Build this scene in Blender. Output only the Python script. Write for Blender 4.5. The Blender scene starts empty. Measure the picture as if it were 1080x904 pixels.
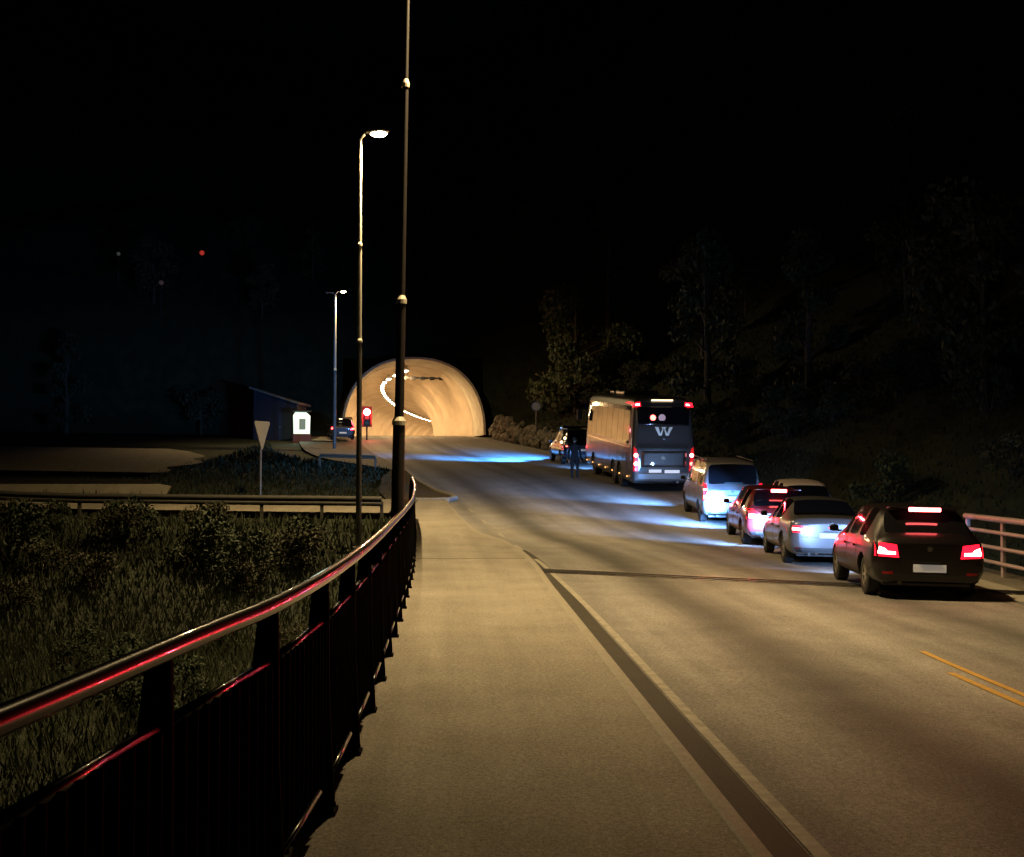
import bpy, bmesh, math, random
from mathutils import Vector, Matrix, Euler
from mathutils.bvhtree import BVHTree
from mathutils import noise as mnoise
random.seed(7)
PI = math.pi; R = math.radians
sc = bpy.context.scene
COL = sc.collection

# ------------------------------------------------------------------ camera, world, light
cam = bpy.data.cameras.new("camera"); cam.sensor_width = 36; cam.lens = 42.0
cam.clip_start = 0.05; cam.clip_end = 3000
co = bpy.data.objects.new("camera", cam); COL.objects.link(co)
co.location = (0, 0, 1.95); co.rotation_euler = (R(90 + 1.91), 0, R(-2.59))
sc.camera = co
sc.view_settings.view_transform = 'Standard'; sc.view_settings.look = 'None'
sc.view_settings.exposure = 0.0; sc.view_settings.gamma = 1.0
sc.render.engine = 'CYCLES'
sc.cycles.use_denoising = True
sc.cycles.max_bounces = 5; sc.cycles.sample_clamp_indirect = 4.0
sc.cycles.caustics_reflective = False; sc.cycles.caustics_refractive = False
try: sc.cycles.use_light_tree = True
except Exception: pass
w = bpy.data.worlds.new("World"); sc.world = w; w.use_nodes = True
nt = w.node_tree; bg = nt.nodes['Background']
sky = nt.nodes.new('ShaderNodeTexSky'); sky.sky_type = 'NISHITA'; sky.sun_disc = False
sky.sun_elevation = R(4); sky.sun_rotation = R(200)
nt.links.new(sky.outputs[0], bg.inputs[0]); bg.inputs[1].default_value = 0.0001
moon = bpy.data.lights.new("moonlight", 'SUN'); moon.energy = 0.004; moon.angle = R(2); moon.color = (1, .93, .8)
mo = bpy.data.objects.new("moonlight", moon); COL.objects.link(mo); mo.rotation_euler = (R(55), 0, R(-30))

STREET = (1.0, .71, .33); TUN = (1.0, .63, .28); XENON = (.30, .52, 1.0)
P_STREET = 6500; P_TUN = 1500

# ------------------------------------------------------------------ materials
MATS = {}
def mat(name, col, rough=.6, metal=0., emit=None, es=0., spec=.5, noise=0., nscale=8., bump=0., bscale=40., coat=0., stretch=(1,1,1)):
    if name in MATS: return MATS[name]
    m = bpy.data.materials.new(name); m.use_nodes = True; t = m.node_tree
    b = t.nodes['Principled BSDF']
    b.inputs['Base Color'].default_value = (*col, 1); b.inputs['Roughness'].default_value = rough
    b.inputs['Metallic'].default_value = metal; b.inputs['Specular IOR Level'].default_value = spec
    b.inputs['Coat Weight'].default_value = coat
    if emit: b.inputs['Emission Color'].default_value = (*emit, 1); b.inputs['Emission Strength'].default_value = es
    tc = t.nodes.new('ShaderNodeTexCoord'); mp = t.nodes.new('ShaderNodeMapping'); mp.inputs['Scale'].default_value = stretch
    t.links.new(tc.outputs['Object'], mp.inputs[0])
    if noise:
        n = t.nodes.new('ShaderNodeTexNoise'); n.inputs['Scale'].default_value = nscale; n.inputs['Detail'].default_value = 6
        n.inputs['Roughness'].default_value = .65
        t.links.new(mp.outputs[0], n.inputs[0])
        r = t.nodes.new('ShaderNodeMapRange'); r.inputs[1].default_value = .25; r.inputs[2].default_value = .75
        r.inputs[3].default_value = 1 - noise; r.inputs[4].default_value = 1 + noise
        t.links.new(n.outputs[0], r.inputs[0])
        mx = t.nodes.new('ShaderNodeVectorMath'); mx.operation = 'SCALE'; mx.inputs[0].default_value = col
        t.links.new(r.outputs[0], mx.inputs['Scale']); t.links.new(mx.outputs[0], b.inputs['Base Color'])
    if bump:
        n2 = t.nodes.new('ShaderNodeTexNoise'); n2.inputs['Scale'].default_value = bscale; n2.inputs['Detail'].default_value = 5
        t.links.new(mp.outputs[0], n2.inputs[0])
        bp = t.nodes.new('ShaderNodeBump'); bp.inputs['Strength'].default_value = bump; bp.inputs['Distance'].default_value = .05
        t.links.new(n2.outputs[0], bp.inputs['Height']); t.links.new(bp.outputs[0], b.inputs['Normal'])
    MATS[name] = m; return m

def road_mat(name, base, tracks, speck=.6, dark_near=None):
    """asphalt: fine aggregate, large blotches, polished wheel tracks that run along the lane (UV u = metres across)"""
    m = bpy.data.materials.new(name); m.use_nodes = True; t = m.node_tree; N = t.nodes; L = t.links
    b = N['Principled BSDF']
    uv = N.new('ShaderNodeUVMap'); uv.uv_map = 'UVMap'
    tc = N.new('ShaderNodeTexCoord')
    def noi(scale, det, src, vec=None, rough=.6):
        n = N.new('ShaderNodeTexNoise'); n.inputs['Scale'].default_value = scale; n.inputs['Detail'].default_value = det; n.inputs['Roughness'].default_value = rough
        if vec:
            mp = N.new('ShaderNodeMapping'); mp.inputs['Scale'].default_value = vec; L.new(src, mp.inputs[0]); src = mp.outputs[0]
        L.new(src, n.inputs[0]); return n.outputs[0]
    def rng(src, a, b_, c, d):
        r = N.new('ShaderNodeMapRange'); r.inputs[1].default_value = a; r.inputs[2].default_value = b_; r.inputs[3].default_value = c; r.inputs[4].default_value = d
        L.new(src, r.inputs[0]); return r.outputs[0]
    def mul(a, b_):
        x = N.new('ShaderNodeMath'); x.operation = 'MULTIPLY'; L.new(a, x.inputs[0]); L.new(b_, x.inputs[1]); return x.outputs[0]
    f = rng(noi(90, 3, tc.outputs['Object'], rough=.8), .3, .7, 1 - speck, 1 + speck)
    f = mul(f, rng(noi(30, 4, tc.outputs['Object'], rough=.9), .3, .7, 1 - speck * .8, 1 + speck * .8))
    f = mul(f, rng(noi(.9, 7, tc.outputs['Object'], rough=.65), .3, .7, .80, 1.16))
    f = mul(f, rng(noi(1.0, 5, uv.outputs[0], (1.6, .06, 1)), .3, .7, .82, 1.16))
    if tracks:
        sx = N.new('ShaderNodeSeparateXYZ'); L.new(uv.outputs[0], sx.inputs[0])
        wob = rng(noi(1, 3, uv.outputs[0], (.3, .12, 1)), 0, 1, -.22, .22)
        ad = N.new('ShaderNodeMath'); ad.operation = 'ADD'; L.new(sx.outputs[0], ad.inputs[0]); L.new(wob, ad.inputs[1])
        for c, wd, k in tracks:
            s = N.new('ShaderNodeMath'); s.operation = 'SUBTRACT'; L.new(ad.outputs[0], s.inputs[0]); s.inputs[1].default_value = c
            a = N.new('ShaderNodeMath'); a.operation = 'ABSOLUTE'; L.new(s.outputs[0], a.inputs[0])
            r = N.new('ShaderNodeMapRange'); r.interpolation_type = 'SMOOTHSTEP'
            r.inputs[1].default_value = 0; r.inputs[2].default_value = wd; r.inputs[3].default_value = k; r.inputs[4].default_value = 1
            L.new(a.outputs[0], r.inputs[0]); f = mul(f, r.outputs[0])
    mx = N.new('ShaderNodeVectorMath'); mx.operation = 'SCALE'; mx.inputs[0].default_value = base
    L.new(f, mx.inputs['Scale']); L.new(mx.outputs[0], b.inputs['Base Color'])
    b.inputs['Roughness'].default_value = .78; b.inputs['Specular IOR Level'].default_value = .22
    n2 = N.new('ShaderNodeTexNoise'); n2.inputs['Scale'].default_value = 120; n2.inputs['Detail'].default_value = 3; L.new(tc.outputs['Object'], n2.inputs[0])
    bp = N.new('ShaderNodeBump'); bp.inputs['Strength'].default_value = .5; bp.inputs['Distance'].default_value = .008
    L.new(n2.outputs[0], bp.inputs['Height']); L.new(bp.outputs[0], b.inputs['Normal'])
    return m

M_ROAD = road_mat('asphalt', (.245, .232, .215), [(.45, .35, .80), (1.85, .85, .42), (3.30, .5, 1.25), (4.2, .35, .75), (5.3, .7, .52), (6.6, .4, 1.12)])
M_WALK = road_mat('pavement_asphalt', (.26, .235, .195), [], .55)
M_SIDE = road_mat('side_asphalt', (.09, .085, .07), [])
M_GUTTER = road_mat('gutter_asphalt', (.045, .04, .032), [], .3)
M_KERB = mat('kerb_stone', (.25, .225, .18), .7, noise=.25, nscale=14, bump=.3)
M_LINE = mat('worn_white_paint', (.27, .25, .20), .7, noise=.5, nscale=7)
M_YEL = mat('yellow_paint', (.58, .35, .07), .6, noise=.22, nscale=9)
M_CONC = mat('tunnel_concrete', (.42, .34, .25), .75, noise=.30, nscale=.45, bump=.5, bscale=6)
M_COLLAR = mat('portal_concrete', (.46, .42, .34), .8, noise=.25, nscale=1.2, bump=.4, bscale=10)
M_PALECONC = mat('pale_kerb_concrete', (.50, .43, .32), .7, noise=.2, nscale=1)
M_BLACK = mat('black_railing_paint', (.003, .003, .003), .8, spec=.03)
M_HAND = mat('handrail_paint', (.010, .009, .010), .26, metal=.0, spec=.8, coat=.6)
M_GALV = mat('galvanised_steel', (.30, .29, .27), .42, metal=.7, noise=.2, nscale=6)
M_PAINTRAIL = mat('pale_rail_steel', (.60, .48, .48), .5, metal=.3, noise=.15, nscale=5)
M_POLE = mat('pole_steel', (.24, .22, .19), .5, metal=.4, noise=.2, nscale=4)
M_DPOLE = mat('dark_pole_steel', (.022, .018, .018), .55, metal=.2, noise=.2, nscale=4)
M_CAP = mat('pole_joint', (.62, .58, .5), .5, metal=.2)
M_GRASSG = mat('hill_ground', (.017, .022, .008), .95, noise=.8, nscale=1.1, bump=.9, bscale=3)
M_SOIL = mat('verge_soil', (.055, .042, .028), .95, noise=.4, nscale=5, bump=.6, bscale=14)
M_GRAVEL = mat('gravel', (.30, .26, .19), .9, noise=.4, nscale=3, bump=.5, bscale=25)
M_LEAF = [mat('leaves_a', (.034, .042, .016), .7, noise=.5, nscale=1.5), mat('leaves_b', (.036, .036, .016), .7, noise=.5, nscale=1.5), mat('leaves_c', (.026, .034, .014), .7, noise=.5, nscale=1.5)]
M_BARK = mat('bark', (.06, .045, .032), .9, noise=.4, nscale=6, bump=.6, bscale=15)
M_BLADE = mat('grass_blades', (.026, .034, .012), .8, noise=.5, nscale=.8)
M_STONE = mat('rubble_stone', (.13, .115, .085), .85, noise=.4, nscale=3, bump=.6, bscale=9)
M_TYRE = mat('tyre_rubber', (.012, .012, .012), .8, bump=.2)
M_RIM = mat('alloy_rim', (.55, .52, .47), .3, metal=.8)
M_DARKRIM = mat('steel_rim', (.12, .115, .11), .45, metal=.6)
M_GLASS = mat('car_glass', (.006, .006, .008), .06, spec=.6, coat=.3)
M_TRIM = mat('black_trim', (.012, .012, .013), .45)
M_CHROME = mat('chrome', (.6, .6, .6), .15, metal=1)
M_PLATE = mat('number_plate', (.62, .62, .6), .45, emit=(1, .95, .85), es=.12)  # light on the plate put in as a faint emission
M_REDLENS = mat('lit_red_lens', (.35, .005, .005), .25, emit=(1, .006, .02), es=4.0)  # strong red emission also stands in for the glow around the lens
M_REDDIM = mat('unlit_red_lens', (.28, .008, .01), .2)
M_BULB = mat('brake_bulb', (.8, .3, .3), .3, emit=(1, .22, .20), es=26)
M_BRAKE = mat('brake_bar', (.8, .2, .2), .3, emit=(1, .10, .10), es=20)
M_TAIL = mat('tail_glow', (.8, .1, .1), .3, emit=(1, .10, .08), es=9)
M_AMBER = mat('amber_marker', (.6, .3, .05), .3, emit=(1, .45, .12), es=2.5)
M_WARM = mat('warm_marker', (.7, .6, .4), .3, emit=(1, .75, .45), es=3)
M_HEADL = mat('headlamp_glass', (.8, .85, .9), .15, emit=(.6, .75, 1), es=8)
M_LAMP = mat('street_lamp_lens', (.9, .8, .6), .3, emit=(1, .72, .36), es=60)
M_TLAMP = mat('tunnel_lamp_lens', (.9, .8, .6), .3, emit=(1, .80, .50), es=22)

# ------------------------------------------------------------------ mesh helpers
def finish(bm, name, material, parent=None, smooth=False, angle=None):
    bmesh.ops.recalc_face_normals(bm, faces=bm.faces)
    me = bpy.data.meshes.new(name); bm.to_mesh(me); bm.free()
    for mm in (material if isinstance(material, (list, tuple)) else [material]): me.materials.append(mm)
    if smooth: me.polygons.foreach_set('use_smooth', [True] * len(me.polygons))
    if smooth and angle:
        try: me.set_sharp_from_angle(angle=R(angle))
        except Exception: pass
    o = bpy.data.objects.new(name, me); COL.objects.link(o)
    if parent: o.parent = parent
    return o
def bx(bm, c, s, rot=None, bev=0):
    r = bmesh.ops.create_cube(bm, size=1); vs = r['verts']
    m = Matrix.Translation(c) @ ((Euler(rot).to_matrix().to_4x4()) if rot else Matrix()) @ Matrix.Diagonal((*s, 1))
    bmesh.ops.transform(bm, matrix=m, verts=vs)
    if bev:
        es = list({e for v in vs for e in v.link_edges}); bmesh.ops.bevel(bm, geom=es, offset=bev, segments=2, affect='EDGES', profile=.5)
def tube(bm, pts, rads, n=10, cap=True):
    pts = [Vector(p) for p in pts]
    if not isinstance(rads, (list, tuple)): rads = [rads] * len(pts)
    rings = []
    for i, p in enumerate(pts):
        d = (pts[min(i + 1, len(pts) - 1)] - pts[max(i - 1, 0)])
        d = d.normalized() if d.length > 1e-9 else Vector((0, 0, 1))
        up = Vector((0, 0, 1)) if abs(d.z) < .95 else Vector((1, 0, 0))
        a = d.cross(up).normalized(); b = a.cross(d)
        rings.append([bm.verts.new(p + (a * math.cos(k * 2 * PI / n) + b * math.sin(k * 2 * PI / n)) * rads[i]) for k in range(n)])
    for i in range(len(rings) - 1):
        for k in range(n):
            bm.faces.new((rings[i][k], rings[i][(k + 1) % n], rings[i + 1][(k + 1) % n], rings[i + 1][k]))
    if cap:
        bm.faces.new(rings[0]); bm.faces.new(rings[-1][::-1])
def prism(bm, poly, axis, a, b):
    """poly of 2-D points extruded along axis from a to b"""
    def P(u, v, t):
        return {'y': (u, t, v), 'x': (t, u, v), 'z': (u, v, t)}[axis]
    A = [bm.verts.new(P(u, v, a)) for u, v in poly]; B = [bm.verts.new(P(u, v, b)) for u, v in poly]
    bm.faces.new(A); bm.faces.new(B[::-1])
    for i in range(len(poly)):
        j = (i + 1) % len(poly); bm.faces.new((A[i], B[i], B[j], A[j]))
def tag(o, label, cat, group=None, kind=None):
    if label: o['label'] = label
    if cat: o['category'] = cat
    if group: o['group'] = group
    if kind: o['kind'] = kind
    return o
def thing(name, label, cat, loc=(0, 0, 0), rot=(0, 0, 0), group=None):
    o = bpy.data.objects.new(name, None); o.empty_display_size = .3; COL.objects.link(o)
    o.location = loc; o.rotation_euler = rot
    return tag(o, label, cat, group)
def struct(o): o['kind'] = 'structure'; return o
def copy_tree(o, parent=None):
    c = o.copy(); COL.objects.link(c)
    if parent: c.parent = parent
    for ch in list(o.children): copy_tree(ch, c)
    return c
def sm(a, b, x):
    t = max(0, min(1, (x - a) / (b - a))); return t * t * (3 - 2 * t)
def interp(tab, y):
    if y <= tab[0][0]: return tab[0][1]
    for i in range(len(tab) - 1):
        (a, va), (b, vb) = tab[i], tab[i + 1]
        if y <= b:
            v0 = tab[max(i - 1, 0)]; v3 = tab[min(i + 2, len(tab) - 1)]
            m1 = (vb - v0[1]) / (b - v0[0]); m2 = (v3[1] - va) / (v3[0] - a)
            h = b - a; t = (y - a) / h
            return (2*t**3-3*t*t+1)*va + (t**3-2*t*t+t)*h*m1 + (-2*t**3+3*t*t)*vb + (t**3-t*t)*h*m2
    return tab[-1][1]

# ------------------------------------------------------------------ the lie of the land
def prof(y):
    if y < 24: return 0
    if y < 46: return .95 * ((y - 24) / 22) ** 2
    k = 2 * .95 / 22
    if y < 60: return .95 + k * (y - 46) - (k - .072) * (y - 46) ** 2 / 28
    z60 = .95 + k * 14 - (k - .072) * 7
    if y < 90: return z60 + .072 * (y - 60)
    z90 = z60 + .072 * 30
    return z90 + .072 * (y - 90) - .072 * (y - 90) ** 2 / 20 if y < 100 else z90 + .36
def surf(x, y):
    f = 1 if y < 30 else max(0, 1 - (y - 30) / 15)
    return prof(y) - .02 * f * max(0, min(x - 1.8, 8))
TF = prof(200)
XLt = [(-8, 1.5), (18, 1.5), (25, 1.5), (29.5, 1.15), (31.8, .62), (35.5, .26), (42.5, -.37), (46, -.85), (57, -2.5), (70, -4.9), (82, -6.7), (93, -8.0), (97, -8.4)]
XRt = [(-8, 8.9), (15, 9.1), (20, 9.7), (26, 10.2), (36, 10.5), (46, 10.0), (60, 8.0), (70, 6.2), (80, 4.2), (93, 1.5), (97, .7)]
def XL(y): return interp(XLt, y)
def XR(y): return interp(XRt, y)
RLt = [(-6, -2.2), (0, -1.45), (2, -1.15), (2.7, -1.04), (4.2, -.87), (5, -.77), (6.5, -.69), (9, -.66), (13, -.69), (16, -.72), (21, -.80), (27, -.98), (32, -1.15), (36, -1.36)]
def RL(y): return interp(RLt, y)
CT = [(92, -3.3), (96, -3.7), (101, -4.75), (107, -6.0), (114, -7.0), (122, -7.6), (135, -8.0), (152, -7.9), (172, -7.2), (195, -5.4), (220, -2.4), (250, 2.5)]
def CX(y): return interp(CT, y)
def nz(x, y, s=1.): return mnoise.noise(Vector((x * s, y * s, .37)))
def ground(x, y):
    xl, xr = XL(min(y, 97)), XR(min(y, 97))
    p = prof(min(y, 92)) if y < 92 else prof(92) + (TF - prof(92)) * sm(92, 97, y)
    n = nz(x, y, .11) * 1.2 + nz(x, y, .4) * .35
    # left of the road
    if x < xl - .2:
        d = (xl - .3) - x
        zl = p + .015 * d
        low = -1.9 + .02 * max(0, -x - 2)
        k = sm(26, 38, y)
        z = low * (1 - k) + zl * k
        z += n * .22 * min(1, d / 4) * (1 - .6 * sm(36, 40, y))
        z -= .10
        if y > 36 and x < -2 : z += 0
        z += max(0, -x - 45) * .25
    elif x > xr + .2:
        d = x - (xr + .2)
        k = sm(24, 34, y)
        lowr = -2.2 + .62 * max(0, d - 2.5)
        hi = surf(xr, y) - .08 + .50 * max(0, d - 1.3) + .12 * max(0, d - 6)
        z = lowr * (1 - k) + hi * k
        z = min(z, p + 55 + n * 5)
        z += n * min(1.6, d * .16)
    else:
        k = sm(25.5, 27.5, y)
        z = -2.2 * (1 - k) + (min(surf(x, y), surf(x, y)) - .09) * k
    if y > 95.0:
        t = y - 95.0
        hh = 8.6 * (1 - math.exp(-t / 1.1)) + 190 * (1 - math.exp(-t / 300))
        z = z + hh + n * min(2.2, t * .12)
    return z

# terrain grid, finer near the road and portal
def axis(spec):
    out = [spec[0][0]]
    for a, b, st in spec:
        v = a
        while v < b - 1e-6:
            v = min(b, v + st); out.append(v)
    return out
gx = axis([(-1200, -300, 100), (-300, -90, 15), (-90, -26, 3), (-26, 26, .8), (26, 90, 2.5), (90, 300, 15), (300, 1200, 100)])
gy = axis([(-300, -20, 40), (-20, 0, 4), (0, 92, .9), (92, 112, .6), (112, 170, 3), (170, 400, 15), (400, 1500, 110)])
bm = bmesh.new()
V = [[bm.verts.new((x, y, ground(x, y))) for x in gx] for y in gy]
for j in range(len(gy) - 1):
    for i in range(len(gx) - 1):
        cx = (gx[i] + gx[i+1]) / 2; cy = (gy[j] + gy[j+1]) / 2
        zz = max(v.co.z for v in (V[j][i], V[j][i+1], V[j+1][i], V[j+1][i+1]))
        if 94.3 < cy < 101 and abs(cx - CX(cy)) < 5.6 and min(V[j][i].co.z, V[j+1][i].co.z) < TF + 5.7: continue
        bm.faces.new((V[j][i], V[j][i+1], V[j+1][i+1], V[j+1][i]))
struct(finish(bm, 'terrain', M_GRASSG, smooth=True))

# sheets
def sheet(name, material, xl, xr, ys, dz, zf=surf, nx=10, kind='structure', uvo=None, parent=None):
    bm = bmesh.new(); uvl = bm.loops.layers.uv.new('UVMap'); rows = []
    info = {}
    for y in ys:
        a, b = (xl(y) if callable(xl) else xl), (xr(y) if callable(xr) else xr)
        row = []
        for i in range(nx + 1):
            x = a + (b - a) * i / nx; v = bm.verts.new((x, y, zf(x, y) + dz)); row.append(v)
            info[v] = (x - a if uvo is None else x - uvo(y), y)
        rows.append(row)
    for j in range(len(rows) - 1):
        for i in range(nx):
            f = bm.faces.new((rows[j][i], rows[j][i+1], rows[j+1][i+1], rows[j+1][i]))
            for l in f.loops: l[uvl].uv = info[l.vert]
    o = finish(bm, name, material, parent)
    if kind: o['kind'] = kind
    return o
def yr(a, b, st):
    n = max(1, round((b - a) / st)); return [a + (b - a) * i / n for i in range(n + 1)]
sheet('road', M_ROAD, XL, XR, yr(-8, 97, .75), 0, nx=14)
sheet('tunnel_road', M_ROAD, lambda y: CX(y) - 4.6, lambda y: CX(y) + 4.6, yr(97, 250, 2), 0, zf=lambda x, y: TF, nx=8)
# bridge slab under the carriageway and pavement
bm = bmesh.new()
for y0, y1 in zip(yr(-8, 25, 1.5)[:-1], yr(-8, 25, 1.5)[1:]):
    a = [(RL(y0) - .28, y0), (XR(y0) + 1.05, y0), (XR(y1) + 1.05, y1), (RL(y1) - .28, y1)]
    lo = [bm.verts.new((x, y, -.75)) for x, y in a]
    hi = [bm.verts.new((x, y, (-.02 if x < 3 else surf(8.9, y) - .02))) for x, y in a]
    bm.faces.new(lo); bm.faces.new(hi)
    for i in range(4):
        j = (i + 1) % 4; bm.faces.new((lo[i], lo[j], hi[j], hi[i]))
bmesh.ops.remove_doubles(bm, verts=bm.verts, dist=1e-4)
struct(finish(bm, 'bridge_deck', M_COLLAR))

# pavement (raised), kerb, gutter strip, lines
WZ = .13
def walk_z(x, y): return prof(y) + WZ
def walk_l(y): return RL(y) - .26 if y < 36 else -1.36 - .26 + (y - 36) * .03
sheet('pavement', M_WALK, walk_l, lambda y: XL(y) - .119, yr(-8, 24.2, .7), 0, zf=walk_z, nx=6)
sheet('pavement', M_WALK, walk_l, lambda y: XL(y) - .119, yr(24.27, 42.8, .6), 0, zf=walk_z, nx=6)
bm = bmesh.new()
ks = yr(-8, 42.8, .5)
rows = []
for y in ks:
    x = XL(y); z = surf(x, y)
    rows.append([bm.verts.new(p) for p in ((x - .12, y, z + WZ), (x - .10, y, z + WZ + .004), (x - .02, y, z + WZ), (x, y, z + WZ - .03), (x + .01, y, z - .02))])
for j in range(len(rows) - 1):
    for i in range(4): bm.faces.new((rows[j][i], rows[j][i+1], rows[j+1][i+1], rows[j+1][i]))
struct(finish(bm, 'kerb', M_KERB))
bm = bmesh.new()   # closing face of pavement end
bx(bm, (-.95, 42.88, prof(42.8) + .02), (1.3, .14, .24)); struct(finish(bm, 'kerb_end', M_KERB))
sheet('gutter', M_GUTTER, lambda y: XL(y) + .012, lambda y: XL(y) + .27 - .17 * sm(28, 34, y), yr(-8, 40, .7), .004, nx=1)
def wl(y): return interp([(-8, 1.83), (10, 1.83), (15.7, 1.83), (21.5, 1.76), (25.6, 1.66), (34.6, .99), (41.5, .3), (50, -1.1)], y)
sheet('edge_line', M_LINE, lambda y: wl(y) - .045, lambda y: wl(y) + .045, yr(-8, 22.2, .6), .006, nx=1)
for a, b in ((23.2, 25.6), (28, 29.5), (31.8, 33.0), (36, 37.2), (39.8, 41)):
    sheet('edge_line', M_LINE, lambda y: wl(y) - .05, lambda y: wl(y) + .05, yr(a, b, .4), .006, nx=1)
def yl(y): return interp([(0, 4.85), (12, 4.85), (20, 5.5), (30, 6.0), (46, 5.4)], y)
sheet('centre_line', M_YEL, lambda y: yl(y) - .045, lambda y: yl(y) + .04, yr(5.6, 11.6, .5), .006, nx=1)
sheet('centre_line', M_YEL, lambda y: yl(y) + .17, lambda y: yl(y) + .25, yr(5.6, 13.0, .5), .006, nx=1)
sheet('right_edge_line', M_LINE, lambda y: XR(y) - .95, lambda y: XR(y) - .84, yr(0, 36, .6), .006, nx=1)
# expansion joint: steel grid channel, skewed
JL, JR = (1.52, 22.75), (9.9, 19.6)
def jl(t, off): 
    x = JL[0] + (JR[0] - JL[0]) * t; y = JL[1] + (JR[1] - JL[1]) * t
    return (x, y + off, surf(x, y))
M_JOINT = mat('joint_rubber', (.012, .011, .010), .75, spec=.2, noise=.4, nscale=20)
M_JSTEEL = mat('joint_steel', (.07, .06, .05), .30, metal=.7)
jo = thing('expansion_joint', 'dark steel expansion joint crossing the road before the queue', 'road joint', (0, 0, 0))
bm = bmesh.new()
for i in range(24):
    a, b = jl(i / 24, -.16), jl((i + 1) / 24, -.36); c, d = jl((i + 1) / 24, .36), jl(i / 24, .36)
    bm.faces.new([bm.verts.new((p[0], p[1], p[2] + .012)) for p in (a, b, c, d)])
finish(bm, 'rubber_strip', M_JOINT, jo)
for off in (-.37, -.02, .37):
    bm = bmesh.new(); tube(bm, [(p[0], p[1], p[2] + .009) for p in (jl(i / 12, off) for i in range(13))], .008, 6); finish(bm, 'edge_bar', M_JSTEEL, jo)
# verge island at the side-road mouth with pale kerb nose
isl = [(-1.6, 43.2), (-.9, 43.1), (-.35, 43.3), (-.08, 43.9), (-.25, 44.8), (-.8, 46.2), (-1.6, 50), (-2.35, 55.5), (-2.7, 57.2), (-3.1, 57), (-3.3, 52), (-3.0, 46), (-2.6, 43.6)]
bm = bmesh.new(); vs = [bm.verts.new((x, y, prof(y) + .10)) for x, y in isl]; bm.faces.new(vs)
r = bmesh.ops.extrude_face_region(bm, geom=bm.faces[:]); bmesh.ops.translate(bm, vec=(0, 0, -.3), verts=[v for v in r['geom'] if isinstance(v, bmesh.types.BMVert)])
struct(finish(bm, 'verge_island', M_SOIL))
bm = bmesh.new(); tube(bm, [(x, y, prof(y) + .085) for x, y in isl[:9]], [.09] * 9, 8); struct(finish(bm, 'island_kerb', M_KERB))

# side road, lower road, gravel yard (all on the left)
def gsheet(name, m, xl, xr, ys, dz=.03, nx=12): return sheet(name, m, xl, xr, ys, dz, zf=lambda x, y: ground(x, y) if x < XL(y) - .4 else surf(x, y), nx=nx)
def flat_left(x, y): return prof(y) + .015 * (XL(y) - .3 - x)
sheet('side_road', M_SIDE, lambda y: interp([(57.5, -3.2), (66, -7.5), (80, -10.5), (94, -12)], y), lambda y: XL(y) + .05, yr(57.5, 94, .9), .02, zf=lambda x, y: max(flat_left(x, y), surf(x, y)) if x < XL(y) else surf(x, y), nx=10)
sheet('lower_road', road_mat('lower_asphalt', (.22, .195, .15), []), -60, -2.2, yr(38.3, 43.2, .7), .10, zf=flat_left, nx=40)
sheet('gravel_yard', M_GRAVEL, -42, lambda y: -12.8 - .06 * (y - 52) + 1.1 * nz(y, 3, .35) - 2.5 * sm(64, 70, y), yr(52, 69.5, .8), .16, zf=flat_left, nx=24)

# ------------------------------------------------------------------ tunnel
def cdir(y):
    d = Vector((CX(y + .5) - CX(y - .5), 1, 0)).normalized(); return d, Vector((d.y, -d.x, 0))
def arch(k, off=0, n=28):
    out = []
    for i in range(n + 1):
        t = PI * i / n; c, s = math.cos(t), math.sin(t); e = 2 / 2.3
        out.append((math.copysign(abs(c) ** e, c) * (5.35 + off), s ** e * (5.8 + off)))
    return out
tun = thing('road_tunnel', 'brightly lit arched concrete road tunnel bending away under the hill', 'tunnel', (CX(96), 96, TF))
def loc(p, base=(CX(96), 96, TF)): return (p[0] - base[0], p[1] - base[1], p[2] - base[2])
def ring_pts(y, off):
    d, s = cdir(y); c = Vector((CX(y), y, TF)); return [loc(c + s * u + Vector((0, 0, v))) for u, v in arch(0, off)]
def shell(name, m, ys, offs, ends=False, jit=0):
    bm = bmesh.new(); rr = []
    for y, o in zip(ys, offs):
        P = ring_pts(y, o)
        rr.append([bm.verts.new(p) for p in P])
    for a, b in zip(rr[:-1], rr[1:]):
        for i in range(len(a) - 1): bm.faces.new((a[i], a[i+1], b[i+1], b[i]))
    return bm
ys = yr(97.5, 252, 2.2)
bm = shell('lining', M_CONC, ys, [0 + (.0 if i % 2 else .0) for i in range(len(ys))]); finish(bm, 'lining', M_CONC, tun, smooth=True)
# collar: flared portal ring in front of the lining (inner skin, face, outer skin)
bm = shell('collar', M_COLLAR, [97.6, 94.2, 93.2, 93.2, 93.2, 100.5], [.02, .05, .09, .09, .26, .26]); finish(bm, 'portal_collar', M_COLLAR, tun, smooth=True, angle=30)
for s in (-1,):     # low pale barrier at the foot of each wall
    bm = bmesh.new(); rr = []
    for y in yr(93.8 if s < 0 else 98.6, 250, 2.2):
        d, sd = cdir(y); c = Vector((CX(y), y, TF)); prof_ = [(4.7, 0), (4.78, 1.30), (4.86, 1.38), (5.5, 1.38)]
        rr.append([bm.verts.new(loc(c + sd * (s * u) + Vector((0, 0, v)))) for u, v in prof_])
    for a, b in zip(rr[:-1], rr[1:]):
        for i in range(3): bm.faces.new((a[i], a[i+1], b[i+1], b[i]))
    bm.faces.new(rr[0])
    finish(bm, 'barrier', M_PALECONC, tun)
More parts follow.
